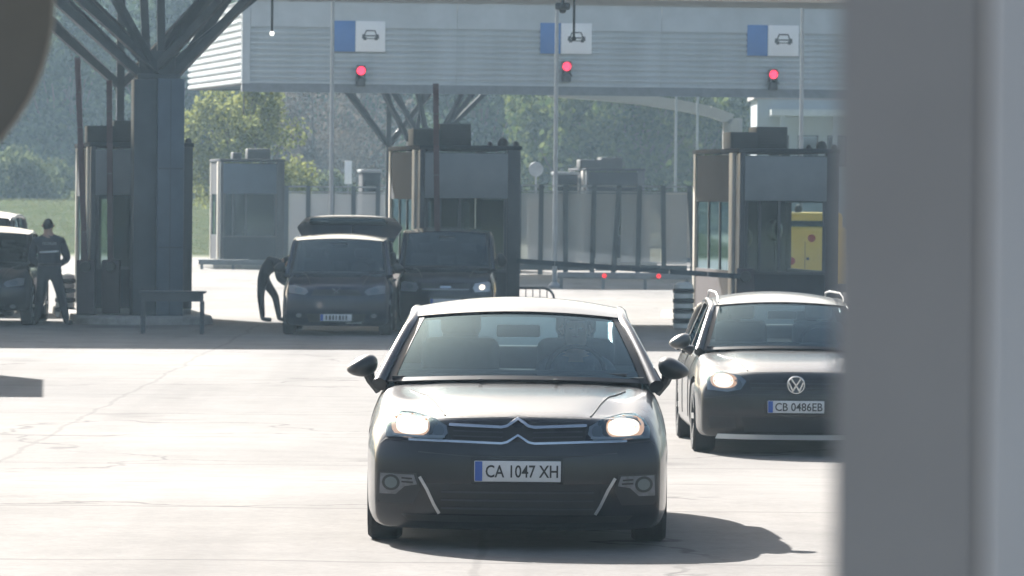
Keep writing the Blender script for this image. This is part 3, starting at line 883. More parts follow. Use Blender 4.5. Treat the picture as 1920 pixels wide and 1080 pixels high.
# ------------------------------------------------------------------ glazed fence at the back
mesh_panel = bpy.data.materials.new('fence_mesh_sheet'); mesh_panel.use_nodes = True
_t = mesh_panel.node_tree; _b = _t.nodes['Principled BSDF']; _b.inputs['Base Color'].default_value = (.45, .47, .49, 1); _b.inputs['Roughness'].default_value = .5
_tr = _t.nodes.new('ShaderNodeBsdfTransparent'); _mx = _t.nodes.new('ShaderNodeMixShader'); _mx.inputs[0].default_value = .50
_t.links.new(_tr.outputs[0], _mx.inputs[1]); _t.links.new(_b.outputs[0], _mx.inputs[2]); _t.links.new(_mx.outputs[0], _t.nodes['Material Output'].inputs['Surface'])
def fence(pxs, d0, ytop, lab, leans):
    a = P(pxs[0], 500, d0)
    t = thing('fence', lab, 'fence', (a.x, a.y, 0), 0, 'glazed fences at the back')
    xs_ = [P(px, 500, d0).x - a.x for px in pxs]
    h = P(pxs[0], ytop, d0).z
    for x, l in zip(xs_, leans):
        part('post', MB().beam((x - l, 0, 0), (x, 0, h), .14, .12, (0, 1, 0)), M['steel_dark'], t)
    for x_, xb in zip(xs_, xs_[1:]):
        part('panel', MB().box(x_ + .05, xb - .05, .03, .04, .35, h - .24), mesh_panel, t)
        part('top_rail', MB().box(x_ + .045, xb - .045, -.02, .06, h - .05, h), M['pole'], t)
        part('mid_rail', MB().box(x_ + .045, xb - .045, .0, .055, h - .22, h - .17), M['pole'], t)
        part('bottom_rail', MB().box(x_ + .045, xb - .045, -.03, .09, .12, .30), M['steel_dark'], t)
fence([536, 577, 622, 662, 708, 752], 168, 348, 'glazed fence with dark posts between far booth and middle booth', [0, 0, .02, 0, .03, 0])
fence([972, 1014, 1059, 1113, 1160, 1198, 1242, 1291, 1340], 156, 346, 'long glazed fence with leaning dark posts left of the right booth', [0, .02, -.02, .05, .16, .04, -.04, -.16, 0])
# low dark guard rails before the fence
for pxa, pxb, yt, yb, d, lab, spots_ in [(372, 560, 486, 496, 160, 'low dark guard rail in front of the far left booth', []), (1045, 1296, 510, 522, 133, 'low dark gate rail with two red marker lights', [1133, 1235])]:
    a, b = P(pxa, yt, d), P(pxb, yb, d)
    t = thing('guard_rail', lab, 'guard rail', (a.x, a.y, 0), 0)
    L_ = b.x - a.x; z1, z0 = P(pxa, yt, d).z, P(pxa, yb, d).z
    part('rail', MB().bbox(0, L_, -.04, .04, max(z0, .05), z1, .015), M['beam'], t)
    for k in range(4):
        xx = .1 + (L_ - .2) * k / 3
        part('post', MB().box(xx - .04, xx + .04, .045, .12, 0, z1 - .02), M['beam'], t)
    for sx in spots_:
        c = P(sx, 516, d)
        part('marker_light', MB().lathe([(0, -.075), (.045, -.07), (.06, -.042)], 12, 'y', (c.x - a.x, 0, (max(z0, .05) + z1) / 2)), M['redspot'], t)

# things beyond the fence: container, lorry boxes
for px, wpx, ytop, ybot, d, colr, lab, nm in [
        (990, 62, 375, 470, 182, (.50, .47, .40), 'pale cargo container behind the fence right of the middle booth', 'cargo_container'),
        (1115, 56, 372, 470, 184, (.40, .36, .31), 'brownish cargo container behind the leaning fence posts', 'cargo_container'),
        (1180, 40, 378, 470, 183, (.45, .37, .28), 'narrow tan cargo container behind the leaning fence posts', 'cargo_container'),
        (1248, 60, 362, 470, 186, (.42, .38, .32), 'beige cargo container beside the right booth', 'cargo_container'),
        (545, 170, 372, 470, 185, (.20, .215, .22), 'long grey cargo container behind the left glazed fence', 'cargo_container')]:
    a = P(px, ytop, d); wd = wpx / FPX * d; z0 = .16
    t = thing(nm, lab, 'container', (a.x, a.y, 0), 0, 'containers behind the fence')
    mm = mat('container_paint_%d' % px, colr, .6, .1, var=.2, vscale=1.5)
    h = a.z - z0; n = max(6, int(wd / .22))
    mbc = MB()
    for k in range(n): mbc.box(wd * k / n + .02, wd * (k + .5) / n, -.03, 0, z0 + .15, a.z - .15)
    body = part('box', MB().box(0, wd, 0, 2.3, z0, a.z), mm, t)
    part('ribs', mbc, mm, body)
    part('base_frame', MB().box(.03, wd - .03, .03, 2.27, 0, z0 - .004), M['beam'], t)

# distant signs on posts
for px, y0, y1, d, lab, rnd in [(653, 302, 345, 190, 'small white upright sign above the left glazed fence', False), (1005, 303, 332, 188, 'small pale round sign above the fence right of the middle booth', True)]:
    a, b = P(px, y0, d), P(px, y1, d)
    t = thing('road_sign', lab, 'sign', (a.x, a.y, 0), 0)
    part('post', MB().tube([(0, 0.03, 0), (0, .03, a.z)], .035, 8), M['pole'], t)
    if rnd: part('plate', MB().lathe([(0, -.02), (.25, -.02), (.26, 0), (0, 0.0)], 20, 'y', (0, 0, (a.z + b.z) / 2)), M['pole'], t)
    else: part('plate', MB().bbox(-.13, .13, -.02, 0, b.z, a.z, .01), M['white'], t)

# background buildings: curved beige beam on a pier, low hall with pale roof
mbe = mat('beige_render', (.28, .26, .245), .8, var=.12, vscale=.6)
d = 215
t = thing('curved_gateway', 'curved beige beam bending down onto a square pier in the background', 'building', (P(1372, 300, d).x, d, 0), 0)
pts = [(1030, 172), (1120, 178), (1200, 186), (1270, 197), (1330, 209), (1372, 224), (1382, 262)]
ox = P(1372, 300, d).x
pv = [P(a, b, d) for a, b in pts]
mb = MB()
for a, b in zip(pv, pv[1:]): mb.beam((a.x - ox, 0, a.z), (b.x - ox, 0, b.z), 1.6, .42, (0, 0, 1))
part('beam', mb, mbe, t)
part('pier', MB().bbox(-.36, .40, -.4, .4, 0, P(1372, 222, d).z, .03), mbe, t)
d = 225
a, b = P(1420, 165, d), P(1640, 165, d)
t = thing('hall', 'bluish grey hall with a long pale canopy roof behind the right booth', 'building', (a.x, d, 0), 0)
wd = b.x - a.x
hb = mat('hall_wall', (.30, .34, .38), .7, var=.12, vscale=.5)
part('wall', MB().box(0, wd, 0, 6, 0, 6.4), hb, t)
zz = P(1500, 213, d).z
part('roof_slab', MB().box(.5, wd + .4, -2.2, -.003, zz - .12, zz + .14), mat('pale_slab', (.40, .43, .45), .6, var=.1), t)
part('parapet', MB().box(-.15, wd, -.15, 6.1, 6.403, 6.7), mbe, t)
for k in range(4):
    xx = .5 + k * wd / 4
    wn = part('window', MB().box(xx, xx + .85, -.06, -.003, 3.6, 4.9), M['frame'], t)
    part('pane', MB().box(xx + .06, xx + .79, -.07, -.062, 3.66, 4.84), M['glass_dark'], wn)
for k in range(3): part('column', MB().box(.9 + k * 2.2, 1.1 + k * 2.2, -2.0, -1.8, 0, zz - .121), hb, t)

# ------------------------------------------------------------------ raised and lowered barriers, bollards, crowd barriers
def boom(px0, py0, px1, py1, d, lab, up=True, material=None):
    a, b = P(px0, py0, d), P(px1, py1, d)
    t = thing('barrier_boom', lab, 'barrier', (a.x, a.y, 0), 0, 'lane barrier booms')
    part('pedestal', MB().bbox(-.16, .16, .07, .42, .15, max(1.0, a.z + .12) if up else a.z + .15, .02), M['booth_maroon'], t)
    arm = MB()
    A = Vector((0, 0, a.z)); B = Vector((b.x - a.x, 0, b.z))
    n = 6
    for k in range(n):
        p0, p1 = A.lerp(B, k / n), A.lerp(B, (k + 1) / n - .002)
        part('arm_section', MB().beam(p0, p1, .10 if up else .09, .06, (0, 1, 0)), material or M['redpaint'], t)
    part('hub', MB().lathe([(0, -.06), (.09, -.06), (.1, 0), (.1, .068), (0, .068)], 14, 'y', (0, 0, a.z)), M['black'], t)
boom(207, 500, 205, 150, 95.4, 'raised red barrier boom between the column and the left booth')
boom(820, 500, 817, 156, 95.3, 'raised red barrier boom in front of the middle booth')
boom(160, 500, 145, 107, 94.6, 'raised reddish barrier boom leaning left beside the officer')
boom(1398, 519, 968, 489, 95.2, 'lowered dark barrier boom reaching left from the right booth', up=False, material=M['steel_dark'])
for px, pyb, d, lab in [(1281, 612, 95.0, 'black and white striped crash bollard left of the right booth'), (122, 600, 99.5, 'black and white striped crash bollard behind the officer')]:
    q = P(px, 600, d)
    t = thing('crash_bollard', lab, 'bollard', (q.x, q.y, 0), 0, 'striped crash bollards')
    zz = .0; hh = .80; n = 9
    for k in range(n):
        z0, z1 = hh * k / n, hh * (k + 1) / n - .002
        r = .19 if k % 2 else .178
        if k == n - 1: prof = [(r, z0), (r * .95, z1 - .02), (r * .6, z1 + .02), (0.001, z1 + .03)]
        else: prof = [(r * .9, z0), (r, z0 + .012), (r, z1 - .012), (r * .9, z1)]
        part('band', MB().lathe(prof, 20), M['stripe_w'] if k % 2 == 0 else M['stripe_b'], t)
q = P(1296, 600, 95.2)
t = thing('concrete_block', 'small grey concrete footing at the foot of the striped bollard', 'concrete block', (q.x + .12, q.y - .25, 0), .2)
part('footing', MB().bbox(-.16, .16, -.16, .16, 0, .22, .05, 3), M['concrete'], t)

def crowd_barrier(px0, px1, ytop, d, lab):
    a, b = P(px0, ytop, d), P(px1, ytop, d); L_ = b.x - a.x; h = a.z
    t = thing('crowd_barrier', lab, 'barrier', (a.x, a.y, 0), 0)
    r = .2
    pts = [(0, 0, .02), (0, 0, h - r)] + [(r - r * math.cos(x), 0, h - r + r * math.sin(x)) for x in (.4, .8, 1.2, math.pi / 2)]
    pts += [(L_ - r + r * math.sin(x), 0, h - r + r * math.cos(x)) for x in (0, .4, .8, 1.2, math.pi / 2)] + [(L_, 0, .02)]
    part('frame', MB().tube(pts, .022, 8), M['strut'], t)
    part('bottom_rail', MB().tube([(0.02, 0, .2), (L_ - .02, 0, .2)], .016, 6), M['strut'], t)
    n = int(L_ / .13)
    for k in range(1, n):
        x = L_ * k / n; part('bar', MB().tube([(x, 0, .205), (x, 0, h - .015)], .009, 6), M['strut'], t)
    for x in (.12, L_ - .12):
        part('foot', MB().beam((x, -.28, .015), (x, .28, .015), .05, .03), M['strut'], t)
crowd_barrier(880, 1039, 539, 98.6, 'steel crowd barrier with rounded corner beside the middle booth')
# metal table in front of the column
a = P(262, 545, 88.6); b = P(386, 545, 88.6)
t = thing('table', 'dark metal table standing in front of the clad column', 'table', (a.x, a.y, 0), .02)
L_ = b.x - a.x; h = a.z
part('tabletop', MB().bbox(0, L_, -.3, .3, h - .035, h, .008), M['steel_dark'], t)
part('apron', MB().box(.05, L_ - .05, -.25, -.23, h - .17, h - .036), M['strut'], t)
part('apron', MB().box(.05, L_ - .05, .23, .25, h - .17, h - .036), M['strut'], t)
for x, y in ((.06, -.24), (L_ - .06, -.24), (.06, .24), (L_ - .06, .24)):
    part('leg', MB().beam((x, y, 0), (x, y, h - .172), .055, .055, (0, 1, 0)), M['strut'], t)

# ------------------------------------------------------------------ cars
def evaluated(o):
    dg = bpy.context.evaluated_depsgraph_get(); dg.update()
    return bpy.data.meshes.new_from_object(o.evaluated_get(dg))

def poly_conform(poly, bvh, off, seg=.05, rear_L=None, thick=.02):
    """flat polygon in (x,z) laid on the front (or rear) skin of the body"""
    bm = bmesh.new(); pts = []
    for (a, b) in zip(poly, poly[1:] + poly[:1]):
        n = max(1, int(math.hypot(b[0] - a[0], b[1] - a[1]) / seg))
        for k in range(n): pts.append((lerp(a[0], b[0], k / n), lerp(a[1], b[1], k / n)))
    vs = [bm.verts.new((x, 0, z)) for x, z in pts]
    bm.faces.new(vs)
    bmesh.ops.triangulate(bm, faces=bm.faces[:])
    for _ in range(3):
        es = [e for e in bm.edges if e.calc_length() > seg * 1.6]
        if not es: break
        bmesh.ops.subdivide_edges(bm, edges=es, cuts=1, use_grid_fill=False)
        bmesh.ops.triangulate(bm, faces=bm.faces[:])
    sgn = 1 if rear_L is None else -1
    for v in bm.verts:
        org = Vector((v.co.x, -3 if sgn > 0 else rear_L + 3, v.co.z))
        hit = bvh.ray_cast(org, Vector((0, sgn, 0)))
        y = hit[0].y if hit[0] is not None else None
        if y is None:
            for dz in (-.03, .03, -.06, -.1):
                hit = bvh.ray_cast(org + Vector((-math.copysign(.03, v.co.x), 0, dz)), Vector((0, sgn, 0)))
                if hit[0] is not None: y = hit[0].y; break
        if y is None: y = .3 if sgn > 0 else rear_L - .3
        v.co.y = y - sgn * off
    bed = [e for e in bm.edges if e.is_boundary]
    r = bmesh.ops.extrude_edge_only(bm, edges=bed)
    for g in r['geom']:
        if isinstance(g, bmesh.types.BMVert): g.co.y += sgn * (off + thick)
    me = bpy.data.meshes.new('p'); bmesh.ops.recalc_face_normals(bm, faces=bm.faces[:]); bm.to_mesh(me); bm.free()
    me.shade_smooth(); me.set_sharp_from_angle(angle=R(40))
    return me

def ribbon_poly(pts, wd):
    """polyline -> closed polygon outline of width wd"""
    L_, Rr = [], []
    for i, p in enumerate(pts):
        a = Vector(pts[max(0, i - 1)]); b = Vector(pts[min(len(pts) - 1, i + 1)]); d = (b - a).normalized(); e = Vector((-d.y, d.x)) * wd / 2
        L_.append(tuple(Vector(p) + e)); Rr.append(tuple(Vector(p) - e))
    return L_ + Rr[::-1]
def mirror_poly(p): return [(-x, z) for x, z in reversed(p)]

def build_car(S, root):
    L, hw, zb = S['L'], S['hw'], S['zb']
    paint = S['paint']
    nx_, ny_, nz_ = 16, 40, 12
    def bmap(t): return L * (t + .10 * math.sin(2 * math.pi * t) * -1) if False else L * (lerp(t, (1 - math.cos(math.pi * t)) / 2, .55))
    def pt(i, j, k):
        a = 2 * i / nx_ - 1; y0 = bmap(j / ny_); c = k / nz_
        zt = curve(S['top'], y0)
        drop = curve(S['drop'], y0)
        ztop_ = zt - drop * abs(a) ** 2.4
        crease = S.get('crease', .015)
        if y0 < S['wb']:
            f = sm((abs(a) - .52 - .12 * y0) / .14); g = sm(y0 / .25)
            ztop_ -= crease * g * f * (1 - sm((abs(a) - .72) / .2))
        zlow = curve(S['bot'], y0)
        z = zlow + c * (ztop_ - zlow)
        wv = curve(S['plan'], y0) * hw
        pr = curve(S['sec'], c)
        x = a * wv * pr
        ff = max(0, 1 - y0 / 1.35) ** 2
        fr = max(0, 1 - (L - y0) / 1.1) ** 2
        y = y0 + ff * (curve(S['nose'], c) + S['kf'] * abs(a) ** 2.6) - fr * (curve(S['tail'], c) + .2 * abs(a) ** 2.6)
        return (x, y, z)
    idx = {}; vs = []; fs = []
    def vid(i, j, k):
        if (i, j, k) not in idx: idx[(i, j, k)] = len(vs); vs.append(pt(i, j, k))
        return idx[(i, j, k)]
    for i in range(nx_):
        for j in range(ny_):
            fs.append((vid(i, j, 0), vid(i, j + 1, 0), vid(i + 1, j + 1, 0), vid(i + 1, j, 0)))
            fs.append((vid(i, j, nz_), vid(i + 1, j, nz_), vid(i + 1, j + 1, nz_), vid(i, j + 1, nz_)))
        for k in range(nz_):
            fs.append((vid(i, 0, k), vid(i + 1, 0, k), vid(i + 1, 0, k + 1), vid(i, 0, k + 1)))
            fs.append((vid(i, ny_, k), vid(i, ny_, k + 1), vid(i + 1, ny_, k + 1), vid(i + 1, ny_, k)))
    for j in range(ny_):
        for k in range(nz_):
            fs.append((vid(0, j, k), vid(0, j, k + 1), vid(0, j + 1, k + 1), vid(0, j + 1, k)))
            fs.append((vid(nx_, j, k), vid(nx_, j + 1, k), vid(nx_, j + 1, k + 1), vid(nx_, j, k + 1)))
    me = bpy.data.meshes.new('body'); me.from_pydata(vs, [], fs); me.update()
    fixmesh(me, 180)
    me.materials.append(paint); me.materials.append(M['black'])
    body = bpy.data.objects.new('body', me); COL.objects.link(body)
    sd = body.modifiers.new('s', 'SUBSURF'); sd.levels = 1; sd.render_levels = 1
    me1 = evaluated(body)
    bvh = BVHTree.FromPolygons([v.co[:] for v in me1.vertices], [p_.vertices[:] for p_ in me1.polygons])
    # wheel arches
    rw = S['rw']; cut = MB()
    for yy in S['axles']:
        for sx in (-1, 1):
            cut.lathe([(rw + .055, -.24), (rw + .055, .24)], 28, 'x', (sx * (hw - .09), yy, rw))
    cme = fixmesh(cut.mesh('cut'), 180); cme.materials.append(paint); cme.materials.append(M['black'])
    for p_ in cme.polygons: p_.material_index = 1
    co = bpy.data.objects.new('cut', cme); COL.objects.link(co)
    bo = body.modifiers.new('b', 'BOOLEAN'); bo.operation = 'DIFFERENCE'; bo.object = co; bo.solver = 'EXACT'
    me2 = evaluated(body)
    bpy.data.objects.remove(co); bpy.data.objects.remove(body)
    me2.name = 'body'
    me2.shade_smooth(); me2.set_sharp_from_angle(angle=R(38))
    link('body', me2, None, root)
    # ---------------- greenhouse
    g = S['gh']
    def A0(t): return Vector((t * g['xb'], g['ywb'] + g['kb'] * t * t, g['zwb'] - .03 * t * t))
    def A1(t): return Vector((t * g['xt'], g['ywt'] + g['kt'] * t * t, g['zwt'] - .04 * t * t))
    def R1(t): return Vector((t * g['xr'], g['yrr'] - .08 * t * t, g['zrr'] - .04 * t * t))
    def B1(t): return Vector((t * g['xb2'], g['yrb'] - .15 * t * t, g['zrb'] - .02 * t * t))
    def blend(Fa, Fb, out, sc_=1.0):
        def fn(u, v):
            t = (2 * u - 1) * sc_; p = Fa(t).lerp(Fb(t), v); p += out * math.sin(math.pi * v); return p
        return fn
    def slab(name, fn, nu, nv, th, m_, par):
        mb_ = MB().grid(fn, nu, nv)
        me_ = mb_.mesh(name); bm = bmesh.new(); bm.from_mesh(me_)
        bmesh.ops.recalc_face_normals(bm, faces=bm.faces[:])
        bmesh.ops.solidify(bm, geom=bm.faces[:], thickness=th); bmesh.ops.recalc_face_normals(bm, faces=bm.faces[:])
        bm.to_mesh(me_); bm.free(); me_.shade_smooth(); me_.set_sharp_from_angle(angle=R(45))
        return link(name, me_, m_, par)
    ow = Vector((0, -.5, .6)).normalized() * .02
    ws = link('windscreen', fixmesh(MB().grid(blend(A0, A1, ow, .97), 20, 10).mesh('windscreen'), 60), S['glass_front'], root)
    # black frit band round the windscreen
    def edge(side):
        def fn(u, v):
            t = side * lerp(.915, .985, u); p = A0(t).lerp(A1(t), v) + ow * math.sin(math.pi * v) + Vector((0, -.004, .003)); return p
        return fn
    for s_ in (-1, 1): link('windscreen_edge', fixmesh(MB().grid(edge(s_), 1, 10).mesh('windscreen_edge')), M['black'], ws)
    def head(lo, hi):
        def fn(u, v):
            t = (2 * u - 1) * .97; q_ = lerp(lo, hi, v); return A0(t).lerp(A1(t), q_) + ow * math.sin(math.pi * q_) + Vector((0, -.004, .003))
        return fn
    link('windscreen_edge', fixmesh(MB().grid(head(0, .05), 16, 1).mesh('windscreen_edge')), M['black'], ws)
    zc = g.get('zroof', max(g['zwt'], g['zrr']) + .05)
    def roof(u, v):
        t = (2 * u - 1); p = A1(t).lerp(R1(t), v)
        bulge = (zc - (g['zwt'] + g['zrr']) / 2) * 4 * v * (1 - v) + .0
        p.z += bulge * (1 - .35 * t * t); p.z += .012
        return p
    slab('roof', roof, 16, 14, .035, paint, root)
    # rear window
    orr = Vector((0, .5, .5)).normalized() * .02
    link('rear_window', fixmesh(MB().grid(blend(R1, B1, orr, .95), 14, 8).mesh('rear_window'), 60), S.get('glass_rear', M['glass_clear']), root)
    # pillars: one continuous rail each side, plus B pillar
    for s_ in (-1, 1):
        rail = [roof((s_ + 1) / 2, v) + Vector((0, 0, -.03)) for v in (0, .15, .35, .6, .85, 1)]
        fr_ = [A0(s_).lerp(A1(s_), v) + ow * math.sin(math.pi * v) for v in (-.03, .2, .4, .6, .8)]
        re_ = [R1(s_).lerp(B1(s_), v) for v in (.15, .4, .7, 1.03)]
        path = fr_ + rail + re_
        path = [p_ + Vector((s_ * .012, 0, 0)) for p_ in path]
        nf = len(fr_); rad = [.048, .040, .036, .034, .035] + [.040] * len(rail) + [.07, .09, .11, .12]
        part('pillar', MB().tube(path, rad, 10), paint, root, 60)
        # side glass between belt and rail
        def belt(v):
            a, b = A0(s_), B1(s_); y = lerp(a.y + .05, b.y - .08, v)
            wv = curve(S['plan'], y) * hw * S['sec'][-1][1]
            return Vector((s_ * (wv + .012), y, lerp(a.z, b.z, v) - .04))
        def up(v):
            y = belt(v).y
            if y < A1(s_).y:
                f = max(0, min(1, (y - A0(s_).y) / (A1(s_).y - A0(s_).y))); return A0(s_).lerp(A1(s_), f)
            if y > R1(s_).y:
                f = (y - R1(s_).y) / (B1(s_).y - R1(s_).y); return R1(s_).lerp(B1(s_), f)
            f = (y - A1(s_).y) / (R1(s_).y - A1(s_).y); p_ = roof((s_ + 1) / 2, f); p_.z -= .03; return p_
        sg = link('side_window', fixmesh(MB().grid(lambda u, v: belt(u).lerp(up(u), v) + Vector((s_ * .025 * math.sin(math.pi * v), 0, 0)), 24, 5).mesh('side_window'), 60), S.get('glass_rear', M['glass_clear']), root)
        for yf_ in S.get('bp', (.46,)):
            q0, q1 = belt(yf_), up(yf_)
            part('door_post', MB().beam(q0 + Vector((s_ * .004, 0, -.05)), q1, .07, .05, (0, 1, 0)), M['black'], root)
        # black sill strip and door seams, handles
        y1_, y2_ = belt(.05).y, belt(.95).y
        for yy, zz in ((lerp(y1_, y2_, .42), .88), (lerp(y1_, y2_, .80), .88)):
            wv = curve(S['plan'], yy) * hw * .985
            part('door_handle', MB().bbox(s_ * wv - .02, s_ * wv + .02, yy - .1, yy + .1, zz - .018, zz + .018, .008), S.get('handle', paint), root)
    # ---------------- interior
    zi = g['zwb']
    part('cabin_floor', MB().box(-g['xb'] * .93, g['xb'] * .93, g['ywb'] + .22, g['yrb'] - .15, zi - .02, zi + .012), M['dash'], root)
    part('dashboard', MB().bbox(-g['xb'] * .9, g['xb'] * .9, g['ywb'] + .3, g['ywb'] + .62, zi - .1, zi + .045, .03), M['dash'], root)
    for sx in (-.37, .37):
        st = part('seat', MB().bbox(sx - .25, sx + .25, g['ywt'] + .18, g['ywt'] + .34, zi - .1, zi + .235, .07, 3), M['seat'], root)
        part('headrest', MB().bbox(sx - .13, sx + .13, g['ywt'] + .22, g['ywt'] + .32, zi + .25, zi + .41, .04, 3), M['seat'], st)
    rb = part('rear_seat', MB().bbox(-.62, .62, g['yrr'] - .28, g['yrr'] - .1, zi - .1, zi + .16, .06, 3), M['seat'], root)
    for sx in (-.38, .38): part('headrest', MB().bbox(sx - .12, sx + .12, g['yrr'] - .24, g['yrr'] - .15, zi + .165, zi + .30, .04, 3), M['seat'], rb)
    mbw = MB(); ring = [(.37 + .185 * math.cos(a), g['ywb'] + .78 + .05 * math.sin(a), zi + .02 + .17 * math.sin(a)) for a in np.linspace(0, 2 * math.pi, 21)]
    mbw.tube(ring, .016, 6); mbw.tube([(.2, g['ywb'] + .78, zi + .02), (.54, g['ywb'] + .78, zi + .02)], .02, 6)
    part('steering_wheel', mbw, M['black'], root)
    part('rear_view_mirror', MB().bbox(-.14, .14, g['ywt'] - .12, g['ywt'] - .08, g['zwt'] - .15, g['zwt'] - .07, .015), M['black'], root)
    # ---------------- wheels
    for yy in S['axles']:
        for sx in (-1, 1):
            xo = sx * (hw - .115)
            w_ = part('wheel', MB().lathe([(rw * .62, -.10), (rw * .93, -.105), (rw, -.08), (rw, .08), (rw * .93, .105), (rw * .62, .10)], 28, 'x', (xo, yy, rw), closed=True), M['rubber'], root)
            rm = MB().lathe([(.0, sx * .07), (rw * .2, sx * .075), (rw * .3, sx * .05), (rw * .62, sx * .03), (rw * .64, sx * .09), (rw * .66, -sx * .08), (.0, -sx * .06)], 24, 'x', (xo, yy, rw))
            for k in range(5):
                a = 2 * math.pi * k / 5
                rm.beam((xo + sx * .07, yy + .05 * math.cos(a), rw + .05 * math.sin(a)), (xo + sx * .085, yy + rw * .6 * math.cos(a), rw + rw * .6 * math.sin(a)), .05, .03, (1, 0, 0))
            part('rim', rm, M['rim'], w_)
    # ---------------- face
    def patch(name, poly, off, m_, par=None, both=False, thick=.02, seg=.05, label=None):
        o = link(name, poly_conform(poly, bvh, off, seg, None, thick), m_, par or root)
        if both: link(name, poly_conform(mirror_poly(poly), bvh, off, seg, None, thick), m_, par or root)
        return o
    def front_y(x, z):
        h = bvh.ray_cast(Vector((x, -3, z)), Vector((0, 1, 0))); return h[0].y if h[0] is not None else .2
    def seam_top(pts, r=.006):
        out = []
        for (a, b) in zip(pts, pts[1:]):
            for k in range(8):
                x, y = lerp(a[0], b[0], k / 8), lerp(a[1], b[1], k / 8)
                h = bvh.ray_cast(Vector((x, y, 3)), Vector((0, 0, -1)))
                if h[0] is not None: out.append(h[0] + Vector((0, 0, .001)))
        if len(out) > 2: part('bonnet_seam', MB().tube(out, r, 6), M['black'], root)
    for s_ in (-1, 1):
        seam_top([(s_ * x * hw / .93, y) for x, y in S.get('bonnet', [(.44, .24), (.50, .6), (.56, .9), (.68, 1.2)])])
        for yy in S.get('doors', (1.55, 2.55, 3.45)):
            out = []
            for k in range(14):
                z = lerp(.30, .93, k / 13); yk = yy + (.10 * k / 13 if yy > 3 else 0)
                h = bvh.ray_cast(Vector((s_ * 3, yk, z)), Vector((-s_, 0, 0)))
                if h[0] is not None: out.append(h[0])
            if len(out) > 2: part('door_seam', MB().tube(out, .005, 6), M['black'], root)
        out = []
        for k in range(30):
            yk = lerp(.35, L - .5, k / 29)
            h = bvh.ray_cast(Vector((s_ * 3, yk, .78)), Vector((-s_, 0, 0)))
            if h[0] is not None and all(abs(yk - a) > .42 for a in S['axles']): out.append(h[0])
        if S.get('moulding', False) and len(out) > 2: part('side_moulding', MB().tube(out, .01, 6), M['black'], root)
    S['face'](patch, front_y, root, bvh)
    # ---------------- tail
    for s_ in (-1, 1):
        pl = [(s_ * hw * .55, .72), (s_ * hw * .9, .74), (s_ * hw * .9, .92), (s_ * hw * .6, .90)]
        if s_ < 0: pl = pl[::-1]
        link('tail_light', poly_conform(pl, bvh, .01, .06, L), M['red'], root)
    link('rear_plate', poly_conform([(-.26, .58), (.26, .58), (.26, .69), (-.26, .69)], bvh, .012, .1, L), M['plate'], root)
    # ---------------- door mirrors
    mr = S['mirror']
    for s_ in (-1, 1):
        c = Vector((s_ * mr['x'], mr['y'], mr['z']))
        bmx = bmesh.new(); bmesh.ops.create_uvsphere(bmx, u_segments=18, v_segments=12, radius=1)
        for v in bmx.verts:
            x, y, z = v.co
            tz = z * mr['h'] * (1 + .30 * (x * -s_)) + (.0)
            v.co = (c.x + x * mr['w'] , c.y + (y * .10 if y < 0 else y * .05), c.z + tz + .02 * (-s_ * x))
        me_ = bpy.data.meshes.new('door_mirror'); bmx.to_mesh(me_); bmx.free(); me_.shade_smooth()
        o = link('door_mirror', me_, mr['mat'], root)
        inner = Vector((s_ * (mr['xin']), mr['y'] + .05, mr['z'] - mr['drop']))
        part('mirror_arm', MB().tube([inner, c.lerp(inner, .45) + Vector((0, 0, -.02)), c + Vector((-s_ * mr['w'] * .35, .02, -mr['h'] * .35))], [.05, .033, .045], 8), mr['mat'], o)
    return bvh

def number_plate(root, x, y, z, txt, wd=.52, hgt=.112, tilt=0, pitchx=0.0):
    """plate as a part with blue band and lettering"""
    pl = part('number_plate', MB().bbox(x - wd / 2, x + wd / 2, y - .012, y, z - hgt / 2, z + hgt / 2, .004), M['plate'], root)
    part('plate_holder', MB().bbox(x - wd / 2 - .015, x + wd / 2 + .015, y + .001, y + .02, z - hgt / 2 - .015, z + hgt / 2 + .012, .005), M['black'], root)
    part('blue_band', MB().box(x - wd / 2 + .004, x - wd / 2 + .048, y - .0155, y - .0115, z - hgt / 2 + .004, z + hgt / 2 - .004), M['plate_blue'], pl)
    if txt:
        me_ = text_mesh(txt, .105, .001, .82)
        xs_ = [v.co.x for v in me_.vertices]; sc_ = (wd - .085) / (max(xs_) - min(xs_)); zs_ = [v.co.z for v in me_.vertices]; sz = .076 / (max(zs_) - min(zs_))
        cx_ = (max(xs_) + min(xs_)) / 2; cz_ = (max(zs_) + min(zs_)) / 2
        me_.transform(Matrix.Translation((x + .026, y - .0135, z)) @ Matrix.Diagonal((sc_, 1, sz, 1)) @ Matrix.Translation((-cx_, 0, -cz_)))
        split_letters(me_, M['ink'], pl)
    return pl

def paint(name, c, rough=.42, metal=.35, dust=.25):
    m = mat(name, c, rough, metal, var=dust, vscale=2.2, coat=1.0, spec=.12)
    m.node_tree.nodes['Principled BSDF'].inputs['Coat Roughness'].default_value = .13
    return m

